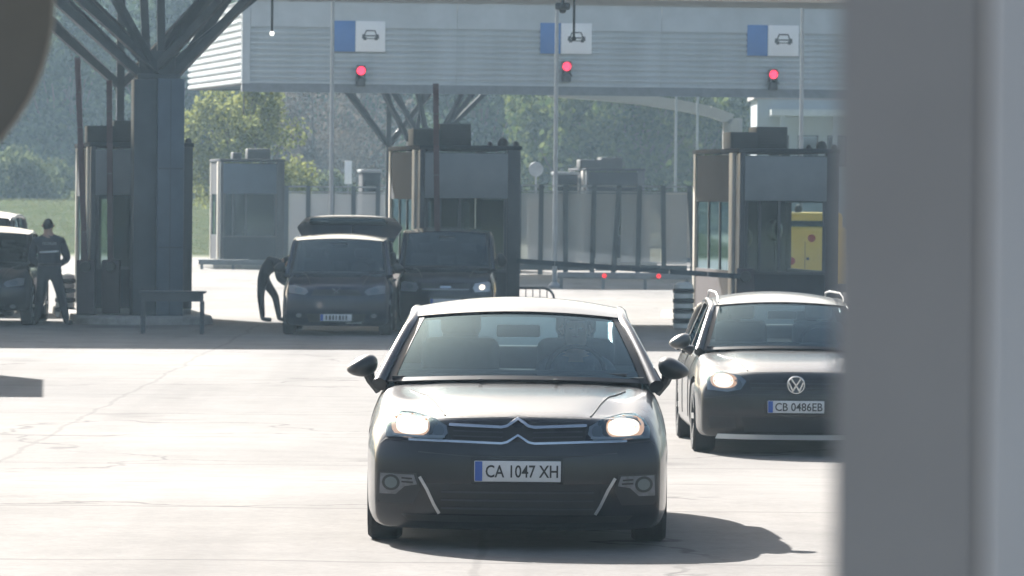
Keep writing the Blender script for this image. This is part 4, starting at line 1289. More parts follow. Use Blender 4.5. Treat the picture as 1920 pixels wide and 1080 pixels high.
# ---- dark saloon with double chevrons -----------------------------------
def oval(cx, cz, rx, rz, n=18, p=2.0):
    out = []
    for k in range(n):
        a = 2 * math.pi * k / n; c, s = math.cos(a), math.sin(a)
        out.append((cx + rx * math.copysign(abs(c) ** (2 / p), c), cz + rz * math.copysign(abs(s) ** (2 / p), s)))
    return out
def face_saloon(patch, fy, root, bvh):
    # bumper dark lower grille
    patch('grille', [(-.40, .655), (.40, .655), (.415, .70), (.40, .765), (.12, .765), (0, .80), (-.12, .765), (-.40, .765), (-.415, .70)], .004, M['black'])
    patch('chevron_bar', ribbon_poly([(-.415, .752), (-.10, .741), (-.065, .748), (0, .792), (.065, .748), (.10, .741), (.415, .752)], .017), .016, M['chrome'])
    patch('chevron_bar', ribbon_poly([(-.66, .658), (-.415, .654), (-.10, .645), (-.065, .652), (0, .694), (.065, .652), (.10, .645), (.415, .654), (.66, .658)], .014), .013, M['chrome'])
    for zz in (.685, .715, .74):
        patch('grille_slat', ribbon_poly([(-.39, zz), (-.09, zz - .006)], .007), .010, M['frame'], both=True)
    patch('bonnet_edge', ribbon_poly([(-.44, .79), (-.25, .797), (-.07, .803), (0, .812), (.07, .803), (.25, .797), (.44, .79)], .008), .003, M['black'])
    patch('bumper_seam', ribbon_poly([(-.86, .60), (-.80, .655), (-.66, .645)], .008), .003, M['black'], both=True)
    patch('bumper_crease', ribbon_poly([(-.60, .585), (-.30, .565), (.30, .565), (.60, .585)], .006), .002, M['black'])
    # lower intake
    patch('lower_intake', [(-.56, .40), (.56, .40), (.48, .215), (-.48, .215)], .005, M['black'])
    for k in range(3):
        patch('intake_slat', ribbon_poly([(-.46, .25 + k * .05), (.46, .25 + k * .05)], .012), .014, M['frame'])
    patch('intake_trim', ribbon_poly([(-.59, .435), (-.545, .36), (-.50, .265), (-.47, .215)], .018), .014, M['silver'], both=True)
    # fog lamps
    patch('fog_recess', [(-.84, .455), (-.61, .455), (-.585, .36), (-.63, .27), (-.86, .27)], .004, M['black'], both=True)
    patch('fog_lamp', [(-.83, .448), (-.625, .445), (-.605, .388), (-.68, .375), (-.735, .325), (-.835, .325)], .012, mat('fog_shell', (.19, .195, .21), .4, .4, var=.35, vscale=22), both=True)
    patch('fog_fin', ribbon_poly([(-.70, .425), (-.635, .422)], .010), .018, M['black'], both=True)
    patch('fog_fin', ribbon_poly([(-.70, .402), (-.630, .400)], .010), .018, M['black'], both=True)
    patch('fog_ring', oval(-.765, .395, .055, .049), .016, M['black'], both=True)
    patch('fog_disc', oval(-.765, .395, .038, .034), .019, M['signframe'], both=True)  # plain grey metal disc inside the fog lamp
    patch('fog_lens', oval(-.765, .395, .045, .04), .02, M['lens'], both=True)
    # headlamps
    HL = [(-.80, .672), (-.62, .664), (-.455, .664), (-.422, .70), (-.430, .745), (-.50, .785), (-.64, .812), (-.715, .815), (-.765, .785), (-.80, .73)]
    for s_ in (0, 1):
        P_ = HL if s_ == 0 else mirror_poly(HL); g = -1 if s_ == 0 else 1
        h = patch('headlight', P_, .006, M['lampshell'])
        patch('halo_ring', oval(g * .650, .738 if root.name.startswith('saloon') else .685, .118, .068, 20, 2.4), .015, M['lamp_halo'], par=h)  # glow around the lamp modelled as an emissive ring, no real part
        patch('bezel', oval(g * .625, .735, .125, .062, 20, 2.6), .012, M['frame'], par=h)
        patch('lit_lamp', oval(g * .640, .738, .098, .050, 20, 2.6), .020, M['lamp'], par=h)
        patch('cover_lens', P_, .030, M['lens'], par=h)
        patch('indicator', ribbon_poly([(g * .44, .68), (g * .60, .676), (g * .76, .684)], .014), .02, M['silver'], par=h)
        patch('inner_lamp', oval(g * .478, .715, .034, .036), .014, M['signframe'], par=h)
    # bonnet washers
    for x in (-.235, .235):
        part('washer_jet', MB().bbox(x - .014, x + .014, 1.2, 1.24, .975, .992, .004), M['black'], root)
    number_plate(root, 0, fy(0, .48) - .006, .478, 'CA 1047 XH', .52, .125)
    part('wiper', MB().tube([(-.55, 1.42, 1.005), (-.1, 1.36, 1.02), (.12, 1.35, 1.018)], .011, 6), M['black'], root)
    part('wiper', MB().tube([(.05, 1.37, 1.005), (.4, 1.38, 1.018), (.68, 1.45, 1.01)], .011, 6), M['black'], root)
    patch('bumper_lip', [(-.70, .205), (.70, .205), (.66, .165), (-.66, .165)], .008, M['black'])
SAL = dict(L=4.78, hw=.93, zb=.17, wb=1.3, paint=paint('dark_graphite_paint', (.016, .018, .024)), glass_front=M['glass'],
    top=[(0, .795), (.15, .825), (.4, .86), (.8, .918), (1.3, .975), (1.6, .985), (3.6, 1.0), (4.2, 1.03), (4.6, 1.03), (4.78, .98)],
    crease=.03, drop=[(0, .03), (.5, .045), (1.2, .05), (2, .03), (4.78, .05)],
    bot=[(0, .115), (.3, .11), (1, .15), (3.8, .15), (4.78, .24)],
    plan=[(0, .925), (.25, .96), (.6, .99), (1.0, 1.0), (3.8, 1.0), (4.3, .96), (4.78, .88)],
    sec=[(0, .95), (.06, .985), (.2, .998), (.5, 1.0), (.68, .998), (.80, .97), (.90, .935), (1.0, .885)],
    nose=[(0, .10), (.15, .03), (.4, 0), (.65, .01), (.85, .04), (1, .11)], tail=[(0, .12), (.3, 0), (.7, .02), (1, .10)], kf=.29,
    axles=(1.03, 3.85), rw=.325,
    gh=dict(xb=.85, ywb=1.22, kb=.24, zwb=.985, xt=.655, ywt=2.05, kt=.12, zwt=1.382, xr=.64, yrr=3.35, zrr=1.39, xb2=.72, yrb=4.2, zrb=1.04, zroof=1.462),
    mirror=dict(x=.985, y=1.72, z=1.045, w=.100, h=.067, xin=.87, drop=.135, mat=mat('mirror_shell', (.02, .021, .023), .45, coat=.4, var=.15)),
    face=face_saloon)
def place_car(root, px_c, d_front, S, yaw=0):
    q = P(px_c, 700, d_front)
    y1, y2 = q.y + S['axles'][0], q.y + S['axles'][1]
    z1, z2 = gz(y1), gz(y2); pt_ = math.atan2(z2 - z1, y2 - y1)
    root.location = (q.x, q.y, z1 - math.tan(pt_) * S['axles'][0]); root.rotation_euler = (pt_, 0, yaw)
sal = thing('saloon_car', 'dark grey saloon with double chevron grille and lit headlights, nearest car', 'car')
place_car(sal, 972, 32.0, SAL)
build_car(SAL, sal)

# ---- grey-brown estate with roof rails ----------------------------------
def face_estate(patch, fy, root, bvh):
    patch('grille', [(-.40, .60), (.40, .60), (.44, .70), (-.44, .70)], .004, M['black'])
    for k in range(2): patch('grille_bar', ribbon_poly([(-.41, .625 + .04 * k), (.41, .625 + .04 * k)], .01), .012, M['frame'])
    bdg = patch('round_badge', oval(0, .655, .085, .085, 24), .02, M['frame'])
    ringp = []
    y = fy(0, .655)
    mb = MB().tube([(.076 * math.cos(a), y - .028, .655 + .076 * math.sin(a)) for a in np.linspace(0, 2 * math.pi, 25)], .009, 6, cap=False)
    for pts in ([(-.042, .71), (-.005, .655), (0.005, .655), (.042, .71)], [(-.064, .675), (-.03, .60), (0, .65), (.03, .60), (.064, .675)]):
        mb.ribbon(pts, .014, y - .034, y - .022)
    part('badge_letters', mb, M['chrome'], bdg)
    patch('bonnet_edge', ribbon_poly([(-.50, .765), (-.2, .775), (.2, .775), (.50, .765)], .008), .003, M['black'])
    patch('bumper_seam', ribbon_poly([(-.82, .52), (-.5, .565), (.5, .565), (.82, .52)], .007), .003, M['black'])
    patch('lower_intake', [(-.50, .36), (.50, .36), (.46, .22), (-.46, .22)], .005, M['black'])
    patch('sunlit_gap_strip', [(-.72, .150), (.72, .150), (.70, .195), (-.70, .195)], .012, mat('sunlit_gap_pale', (.66, .66, .64), .4, .3, var=.1))  # pale strip painted on to suggest sunlit ground seen under the bumper
    patch('fog_recess', [(-.78, .36), (-.56, .36), (-.54, .25), (-.78, .25)], .005, M['black'], both=True)
    HL = [(-.80, .60), (-.62, .585), (-.50, .61), (-.45, .685), (-.50, .735), (-.66, .765), (-.76, .755), (-.80, .69)]
    for s_ in (0, 1):
        P_ = HL if s_ == 0 else mirror_poly(HL); g = -1 if s_ == 0 else 1
        h = patch('headlight', P_, .006, M['lampshell'])
        patch('halo_ring', oval(g * .650, .738 if root.name.startswith('saloon') else .685, .118, .068, 20, 2.4), .015, M['lamp_halo'], par=h)  # same emissive ring imitating the glow round the lamp
        patch('lit_lamp', oval(g * .655, .685, .09, .062, 20, 2.2), .018, M['lamp'], par=h)
        patch('cover_lens', P_, .030, M['lens'], par=h)
        patch('inner_lamp', oval(g * .53, .655, .04, .045), .014, M['signframe'], par=h)
    number_plate(root, -.0, fy(0, .45) - .008, .455, 'CB 0486EB', .52, .112)
    for s_ in (-1, 1):
        part('roof_rail', MB().tube([(s_ * .60, 2.0, 1.37), (s_ * .60, 2.10, 1.42), (s_ * .60, 2.5, 1.455), (s_ * .59, 3.6, 1.45), (s_ * .58, 4.0, 1.43), (s_ * .58, 4.08, 1.37)], .010, 8), M['silver'], root)
    part('wiper', MB().tube([(-.55, 1.36, .985), (-.1, 1.30, 1.0), (.12, 1.29, .998)], .011, 6), M['black'], root)
EST = dict(SAL); EST.update(L=4.75, hw=.91, paint=paint('grey_brown_paint', (.022, .022, .024)), wb=1.2,
    top=[(0, .765), (.15, .80), (.4, .845), (.8, .90), (1.2, .945), (1.6, .955), (3.6, .98), (4.2, 1.0), (4.6, 1.0), (4.75, .96)],
    bot=[(0, .165), (.3, .15), (1, .17), (3.8, .17), (4.75, .26)],
    nose=[(0, .08), (.15, .02), (.4, 0), (.65, .01), (.85, .03), (1, .10)], kf=.30,
    axles=(.95, 3.66), rw=.325,
    gh=dict(xb=.80, ywb=1.15, kb=.24, zwb=.955, xt=.64, ywt=1.95, kt=.12, zwt=1.365, xr=.60, yrr=4.15, zrr=1.36, xb2=.66, yrb=4.6, zrb=1.0, zroof=1.445),
    mirror=dict(x=.985, y=1.62, z=1.0, w=.105, h=.07, xin=.87, drop=.08, mat=mat('mirror_shell_grey', (.05, .05, .05), .35, coat=.8, var=.15)),
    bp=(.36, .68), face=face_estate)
est = thing('estate_car', 'grey brown estate with silver roof rails and round badge, half behind the pillar', 'car')
place_car(est, 1493, 48.8, EST, R(1.2))
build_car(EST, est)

# ---- dark blue minivan with open tailgate -------------------------------
def face_mpv(patch, fy, root, bvh):
    patch('grille', [(-.42, .66), (.42, .66), (.36, .76), (-.36, .76)], .004, M['black'])
    y = fy(0, .74)
    mb = MB().ribbon([(-.06, .775), (0, .735), (.06, .775)], .014, y - .03, y)
    mb.ribbon([(-.035, .705), (0, .735), (.035, .705)], .011, y - .032, y - .002)
    part('badge', mb, M['signframe'], root)
    patch('lower_intake', [(-.5, .36), (.5, .36), (.45, .22), (-.45, .22)], .005, M['black'])
    HL = [(-.80, .70), (-.52, .67), (-.46, .72), (-.50, .77), (-.70, .83), (-.80, .82)]
    h = patch('headlight', HL, .008, M['signframe']); h2 = patch('headlight', mirror_poly(HL), .008, M['signframe'])
    patch('lens', oval(-.63, .745, .07, .045), .016, M['lens'], par=h); patch('lens', oval(.63, .745, .07, .045), .016, M['lens'], par=h2)
    patch('fog_lamp', oval(-.62, .33, .05, .035), .012, M['signframe'], both=True)
    patch('bumper_strip', ribbon_poly([(-.15 + .32, .215), (.42, .215)], .03), .014, M['silver'])
    number_plate(root, 0, fy(0, .38) - .006, .30, None)
    yy = fy(0, .38) - .006
    for k, w_ in enumerate((.03, .04, .035, .025, .04, .03, .03)): part('letter', MB().box(-.17 + k * .055, -.17 + k * .055 + w_ * .8, yy - .016, yy - .0125, .262, .338), M['ink'], root)
def mpv(name, label, S, d, pxc, extra=None):
    r_ = thing(name, label, 'car'); place_car(r_, pxc, d, S); build_car(S, r_)
    return r_
MPV = dict(SAL); MPV.update(L=4.45, hw=.915, paint=paint('dark_blue_paint', (.006, .014, .036)), glass_front=M['glass_dark'], glass_rear=M['glass_dark'], wb=1.0,
    top=[(0, .82), (.15, .88), (.4, .95), (.8, 1.03), (1.1, 1.06), (1.6, 1.06), (3.6, 1.06), (4.3, 1.06), (4.45, 1.02)],
    bot=[(0, .16), (.3, .15), (1, .17), (3.6, .17), (4.45, .26)], plan=[(0, .9), (.25, .95), (.6, .99), (1.0, 1.0), (3.8, 1.0), (4.2, .97), (4.45, .92)],
    axles=(.92, 3.62), rw=.33, kf=.28,
    gh=dict(xb=.85, ywb=.92, kb=.22, zwb=1.02, xt=.75, ywt=1.62, kt=.12, zwt=1.58, xr=.74, yrr=4.05, zrr=1.60, xb2=.76, yrb=4.35, zrb=1.08, zroof=1.66),
    mirror=dict(x=1.0, y=1.35, z=1.10, w=.10, h=.085, xin=.88, drop=.06, mat=M['black']), bp=(.3, .62), face=face_mpv)
van1 = mpv('minivan', 'dark blue minivan with raised tailgate, person leaning into its side', MPV, 88.0, 629)
tg = MB().grid(lambda u, v: (.04 + lerp(-.88, .96, u) * (lerp(.86, 1.0, v / .6) if v < .6 else lerp(1.0, .84, (v - .6) / .4)), lerp(3.98, 4.95, v), 1.63 + .34 * math.sin(v * 1.5) - (.05 + .09 * math.sin(math.pi * v)) * abs(2 * u - 1) ** 3), 18, 12)
me_ = tg.mesh('tailgate'); bm = bmesh.new(); bm.from_mesh(me_); bmesh.ops.recalc_face_normals(bm, faces=bm.faces[:])
bmesh.ops.solidify(bm, geom=bm.faces[:], thickness=.07); bmesh.ops.recalc_face_normals(bm, faces=bm.faces[:]); bm.to_mesh(me_); bm.free()
me_.shade_smooth(); me_.set_sharp_from_angle(angle=R(40))
tgo = link('tailgate', me_, MPV['paint'], van1)
tgw = part('tailgate_window', MB().bbox(-.62, .70, 4.28, 4.62, 1.80, 1.925, .05), M['glass_dark'], tgo)
for s_ in (-.7, .72): part('gas_strut', MB().tube([(s_, 4.1, 1.35), (s_, 4.55, 1.85)], .018, 6), M['black'], tgo)
part('antenna', MB().tube([(.15, 3.6, 1.62), (.15, 3.72, 1.78)], [.02, .008], 6), M['black'], van1)

# ---- second dark van, one headlight lit ----------------------------------
def face_van(patch, fy, root, bvh):
    patch('grille', [(-.40, .70), (.40, .70), (.42, .84), (-.42, .84)], .004, M['black'])
    patch('badge', ribbon_poly([(-.09, .775), (.09, .775)], .035), .014, M['chrome'])
    patch('grille_bar', ribbon_poly([(-.40, .735), (.40, .735)], .014), .010, M['silver'])
    HL = [(-.76, .70), (-.50, .69), (-.46, .76), (-.50, .84), (-.72, .87), (-.76, .84)]
    h = patch('headlight', HL, .008, M['silver']); h2 = patch('headlight', mirror_poly(HL), .008, M['silver'])
    patch('lens', oval(-.62, .78, .06, .05), .016, M['lens'], par=h)
    patch('lit_lamp', oval(.62, .775, .05, .045), .018, M['lamp'], par=h2)
    patch('lower_intake', [(-.5, .40), (.5, .40), (.45, .24), (-.45, .24)], .005, M['black'])
    number_plate(root, 0, fy(0, .52) - .006, .52, None)
VAN = dict(MPV); VAN.update(L=4.5, hw=.86, paint=paint('blue_black_paint', (.006, .011, .024)),
    top=[(0, .90), (.15, .98), (.4, 1.04), (.8, 1.10), (1.1, 1.12), (1.6, 1.12), (3.6, 1.12), (4.3, 1.12), (4.5, 1.06)],
    gh=dict(xb=.79, ywb=.80, kb=.20, zwb=1.10, xt=.72, ywt=1.4, kt=.1, zwt=1.70, xr=.72, yrr=4.2, zrr=1.70, xb2=.70, yrb=4.42, zrb=1.14, zroof=1.77),
    mirror=dict(x=.95, y=1.2, z=1.22, w=.09, h=.12, xin=.82, drop=.03, mat=M['black']), face=face_van, axles=(.9, 3.6))
van2 = mpv('van', 'second dark van with one lit headlight beside the raised tailgate minivan', VAN, 90.6, 834)

# ---- dark cars at the left edge -------------------------------------------
SUV = dict(MPV); SUV.update(paint=paint('black_paint', (.018, .02, .024)), hw=.93,
    gh=dict(xb=.85, ywb=1.0, kb=.22, zwb=1.08, xt=.76, ywt=1.75, kt=.12, zwt=1.60, xr=.64, yrr=4.0, zrr=1.62, xb2=.70, yrb=4.35, zrb=1.10, zroof=1.70),
    bot=[(0, .27), (.3, .24), (1, .24), (3.6, .24), (4.45, .30)])
mpv('suv', 'black off-roader cut by the left frame edge beside the officer', SUV, 92.5, -46)
TV = dict(VAN); TV.update(paint=paint('charcoal_paint', (.03, .032, .036)), gh=dict(VAN['gh'], zwt=1.84, zrr=1.86, zroof=1.96))
mpv('van', 'taller charcoal van behind the black off-roader at the left edge', TV, 99.0, -70)

# ---- yellow van seen through the right booth ------------------------------
d = 114.0
q = P(1508, 600, d)
yv = thing('van', 'yellow van with red tail lights seen through the right booth window', 'van', (q.x, q.y, 0), .05)
part('body', MB().bbox(-.92, .92, 0, 4.6, .35, 1.72, .10, 3), M['yellow'], yv)
rfo = part('roof', MB().bbox(-.84, .84, .12, 3.2, 1.5, 2.02, .09, 3), M['yellow'], yv)
part('rear_window', MB().bbox(-.70, .70, .085, .115, 1.54, 1.84, .02), M['glass_dark'], yv)
part('cab', MB().bbox(-.62, -.28, .5, 1.0, 2.0, 2.32, .03), M['yellow'], yv)
part('beacon', MB().lathe([(.07, 2.02), (.08, 2.1), (.05, 2.17), (.001, 2.19)], 12, 'z', (-.1, .5, 0)), M['black'], yv)
for sx, zz, tl in ((-.29, .98, .4), (.14, 1.47, .3)):
    part('tail_light', MB().lathe([(0, -.03), (.06, -.028), (.085, 0), (.085, .02)], 14, 'y', (sx, 0, zz)), M['red'], yv)
part('door_seam', MB().box(-.006, .006, -.004, .01, .45, 1.40), M['ink'], yv)
part('door_handle', MB().bbox(.03, .09, -.03, 0, 1.0, 1.06, .008), M['black'], yv)
part('rear_plate', MB().box(-.5, -.1, -.006, .004, .62, .73), M['plate'], yv)
part('bumper', MB().bbox(-.9, .9, -.1, .05, .32, .5, .03), M['black'], yv)
for yy in (.9, 3.7):
    for sx in (-.80, .80):
        part('wheel', MB().lathe([(.2, -.1), (.31, -.1), (.33, -.07), (.33, .07), (.31, .1), (.2, .1)], 20, 'x', (sx, yy, .33)), M['rubber'], yv)

# ---- box truck just outside the frame at left, throws the wedge of shade ---
bx = thing('box_truck', 'white box truck parked beyond the left frame edge', 'truck', (-8.55, 63.7, 0), R(5))
part('cargo_box', MB().bbox(-1.2, 1.2, 1.9, 7.6, .75, 3.1, .04), M['white'], bx)
part('cab', MB().bbox(-1.05, .95, .3, 1.8, .5, 2.1, .15, 3), M['white'], bx)
part('windscreen', MB().bbox(-.95, .85, .26, .31, 1.3, 1.9, .01), M['glass_dark'], bx)
part('chassis', MB().box(-.5, .5, 1.0, 7.4, .45, .74), M['black'], bx)
for yy in (1.0, 6.0):
    for sx in (-.95, .95):
        part('wheel', MB().lathe([(.2, -.13), (.4, -.13), (.45, -.09), (.45, .09), (.4, .13), (.2, .13)], 22, 'x', (sx, yy, .45)), M['rubber'], bx)

# ------------------------------------------------------------------ people
def skin_body(joints, bones, root, tags, mats, name='body', sub=2):
    """joints: name -> (co, radius); bones: (a, b, material index)"""
    names_ = list(joints); ix = {n: i for i, n in enumerate(names_)}
    me = bpy.data.meshes.new(name); me.from_pydata([joints[n][0] for n in names_], [(ix[a], ix[b]) for a, b, _ in bones], []); me.update()
    o = bpy.data.objects.new(name, me); COL.objects.link(o)
    o.modifiers.new('k', 'SKIN'); s_ = o.modifiers.new('s', 'SUBSURF'); s_.levels = sub; s_.render_levels = sub
    for n, v in zip(names_, me.skin_vertices[0].data):
        r = joints[n][1]; v.radius = (r, r) if not hasattr(r, '__len__') else r
        v.use_root = (n == root)
    m2 = evaluated(o); bpy.data.objects.remove(o)
    m2.materials.clear()
    for m_ in mats: m2.materials.append(m_)
    segs = [(Vector(joints[a][0]), Vector(joints[b][0]), mi) for a, b, mi in bones]
    for p_ in m2.polygons:
        c = p_.center; best = 1e9; mi_ = 0
        for a, b, mi in segs:
            ab = b - a; t_ = max(0, min(1, (c - a).dot(ab) / max(ab.length_squared, 1e-9))); dd = (c - a - ab * t_).length
            if dd < best: best = dd; mi_ = mi
        p_.material_index = mi_
    m2.shade_smooth(); m2.name = name
    return m2
def add_hand(J, B, side, wrist, direction, palm_n):
    """five short bent finger chains rooted in the palm"""
    d = Vector(direction).normalized(); n = Vector(palm_n).normalized(); s = d.cross(n).normalized()
    w_ = Vector(wrist)
    J[side + 'palm'] = (tuple(w_ + d * .06), .026); B.append((side + 'wrist', side + 'palm', 1))
    for k, (o_, ln) in enumerate(((-.030, .060), (-.010, .075), (.010, .070), (.030, .055))):
        a = w_ + d * .085 + s * o_; b = a + d * ln * .5; c = b + (d * .7 + n * .6).normalized() * ln * .5
        J[side + 'f%da' % k] = (tuple(a), .010); J[side + 'f%db' % k] = (tuple(b), .009); J[side + 'f%dc' % k] = (tuple(c), .007)
        B += [(side + 'palm', side + 'f%da' % k, 1), (side + 'f%da' % k, side + 'f%db' % k, 1), (side + 'f%db' % k, side + 'f%dc' % k, 1)]
    a = w_ + d * .03 - s * .03; b = a + (d * .6 - s * .6 + n * .3).normalized() * .045
    J[side + 'ta'] = (tuple(a), .011); J[side + 'tb'] = (tuple(b), .009)
    B += [(side + 'palm', side + 'ta', 1), (side + 'ta', side + 'tb', 1)]
def head_parts(root, c, r, face_dir, hair_mat=None, mesh_parent=None):
    """hair cap, ears and face features on a head centred at c"""
    f = Vector(face_dir).normalized(); side = f.cross(Vector((0, 0, 1))).normalized(); up = side.cross(f)
    bm = bmesh.new(); bmesh.ops.create_uvsphere(bm, u_segments=16, v_segments=12, radius=1)
    dl = [v for v in bm.verts if (v.co.z < (-.85 if v.co.y < .1 else -.25) or (v.co.y > .45 and v.co.z < .45))]
    bmesh.ops.delete(bm, geom=dl, context='VERTS')
    for v in bm.verts:
        x, y, z = v.co; v.co = Vector(c) + side * x * r * .92 + f * y * r * 1.06 + up * z * r * 1.22
    me_ = bpy.data.meshes.new('hair'); bm.to_mesh(me_); bm.free(); me_.shade_smooth()
    link('hair', me_, hair_mat or M['hair'], root)
    mb = MB()
    for s_ in (-1, 1):
        e = Vector(c) + side * s_ * r * .92 - up * r * .1
        part('ear', MB().tube([e + up * .03, e + side * s_ * .012, e - up * .03], [.008, .018, .008], 8), M['skin'], root)
        ey = Vector(c) + f * r * .93 + side * s_ * r * .35 + up * r * .05
        part('eye', MB().tube([ey - side * .013, ey + f * .004, ey + side * .013], [.003, .007, .003], 6), M['ink'], root)
    nz = Vector(c) + f * r * .95
    part('nose', MB().tube([nz + up * .02, nz + f * .022 - up * .025, nz - up * .035], [.008, .013, .009], 8), M['skin'], root)
    mo = Vector(c) + f * r * .90 - up * r * .52
    part('mouth', MB().tube([mo - side * .022, mo + f * .004, mo + side * .022], [.003, .006, .003], 6), mat('lips', (.3, .13, .11), .5, var=.1), root)

# officer seen from behind, legs apart, hands together in front
q = P(95, 617, 93.6)
H = 1.86
of = thing('person', 'officer in dark uniform with a reflective back strip, seen from behind, legs apart', 'person', (q.x, q.y, 0), R(4))
J = {'pelvis': ((-.03, 0, .98), (.19, .15)), 'waist': ((-.03, .0, 1.12), (.205, .15)), 'chest': ((-.04, .01, 1.34), (.235, .16)), 'neckb': ((-.05, .01, 1.50), (.15, .12)), 'neck': ((-.055, .02, 1.58), .070), 'head0': ((-.06, .03, 1.67), (.080, .095)), 'head1': ((-.06, .03, 1.77), (.080, .098)), 'head2': ((-.06, .03, 1.84), (.048, .058))}
B = [('pelvis', 'waist', 0), ('waist', 'chest', 0), ('chest', 'neckb', 0), ('neckb', 'neck', 1), ('neck', 'head0', 1), ('head0', 'head1', 1), ('head1', 'head2', 1)]
for s_, sx in (('L', -1), ('R', 1)):
    fx = -.25 if sx < 0 else .27
    J[s_ + 'hip'] = ((-.03 + sx * .11, 0, .90), .125); J[s_ + 'knee'] = ((lerp(sx * .10, fx, .52), -.01, .50), .090); J[s_ + 'ankle'] = ((fx, .02, .10), .066); J[s_ + 'heel'] = ((fx + sx * .0, -.0, .045), .048); J[s_ + 'toe'] = ((fx + sx * .10, .17, .035), .040)
    B += [('pelvis', s_ + 'hip', 2), (s_ + 'hip', s_ + 'knee', 2), (s_ + 'knee', s_ + 'ankle', 2), (s_ + 'ankle', s_ + 'heel', 3), (s_ + 'heel', s_ + 'toe', 3)]
    J[s_ + 'sh'] = ((-.05 + sx * .215, .01, 1.455), .10); J[s_ + 'elbow'] = ((-.03 + sx * .325, .0, 1.15), .076); J[s_ + 'wrist'] = ((-.03 + sx * .10, .24, 1.02), .046)
    B += [('neckb', s_ + 'sh', 0), (s_ + 'sh', s_ + 'elbow', 0), (s_ + 'elbow', s_ + 'wrist', 0)]
    add_hand(J, B, s_, J[s_ + 'wrist'][0], (-sx, .25, -.2), (0, -1, 0))
m2 = skin_body(J, B, 'pelvis', None, [M['uniform'], M['skin'], M['jeans'], M['black']])
link('body', m2, None, of)
head_parts(of, (-.06, .03, 1.745), .098, (0, 1, 0))
bv = BVHTree.FromPolygons([v.co[:] for v in m2.vertices], [p_.vertices[:] for p_ in m2.polygons])
def on_back(poly, off):
    return poly_conform(poly, bv, off, .04, None, .01)
link('reflective_strip', on_back([(-.20, 1.255), (.13, 1.275), (.13, 1.305), (-.20, 1.285)], .006), M['reflect'], of)
tme = text_mesh('ПОЛИЦИЯ', .07, .001)
hit = bv.ray_cast(Vector((-.03, -2, 1.42)), Vector((0, 1, 0)))
tme.transform(Matrix.Translation((-.03, (hit[0].y if hit[0] is not None else -.12) - .012, 1.42)) @ Matrix.Diagonal((.7, 1, .9, 1)))
split_letters(tme, mat('lettering_grey', (.30, .31, .32), .6, var=.1), of)
part('belt', MB().lathe([(.19, 1.03), (.205, 1.035), (.205, 1.075), (.19, 1.08)], 20, 'z', (-.03, 0, 0), closed=True), M['black'], of)

# person bending into the side of the minivan
q = P(502, 608, 97.3)
pb = thing('person', 'person in dark clothes bending forward beside the open tailgate minivan', 'person', (q.x, q.y, 0), 0)
J = {'pelvis': ((-.10, 0, .84), (.13, .15)), 'waist': ((-.04, 0, .95), .13), 'chest': ((.08, -.0, 1.05), (.15, .17)), 'neckb': ((.19, 0, 1.07), .11), 'neck': ((.24, 0, 1.085), .060), 'head0': ((.30, 0, 1.09), .082), 'head1': ((.36, 0, 1.08), .085), 'head2': ((.40, 0, 1.05), .05)}
B = [('pelvis', 'waist', 0), ('waist', 'chest', 0), ('chest', 'neckb', 0), ('neckb', 'neck', 1), ('neck', 'head0', 1), ('head0', 'head1', 1), ('head1', 'head2', 1)]
for s_, sy, fx, kx in (('L', -1, -.09, -.13), ('R', 1, .20, .13)):
    J[s_ + 'hip'] = ((-.10, sy * .09, .78), .10); J[s_ + 'knee'] = ((kx, sy * .11, .46), .072); J[s_ + 'ankle'] = ((fx, sy * .12, .09), .05); J[s_ + 'heel'] = ((fx, sy * .12, .045), .046); J[s_ + 'toe'] = ((fx + .17, sy * .13, .035), .038)
    B += [('pelvis', s_ + 'hip', 2), (s_ + 'hip', s_ + 'knee', 2), (s_ + 'knee', s_ + 'ankle', 2), (s_ + 'ankle', s_ + 'heel', 3), (s_ + 'heel', s_ + 'toe', 3)]
    J[s_ + 'sh'] = ((.17, sy * .17, 1.03), .080); J[s_ + 'elbow'] = ((.20 if sy < 0 else .30, sy * .22, .78), .056); J[s_ + 'wrist'] = ((.36, sy * .17, .66), .038)
    B += [('neckb', s_ + 'sh', 0), (s_ + 'sh', s_ + 'elbow', 0), (s_ + 'elbow', s_ + 'wrist', 0)]
    add_hand(J, B, s_, J[s_ + 'wrist'][0], (1, 0, .1), (0, 0, -1))
m2 = skin_body(J, B, 'pelvis', None, [M['shirt_dark'], M['skin'], M['jeans'], M['black']])
link('body', m2, None, pb)
head_parts(pb, (.35, 0, 1.085), .095, (.75, 0, -.65))

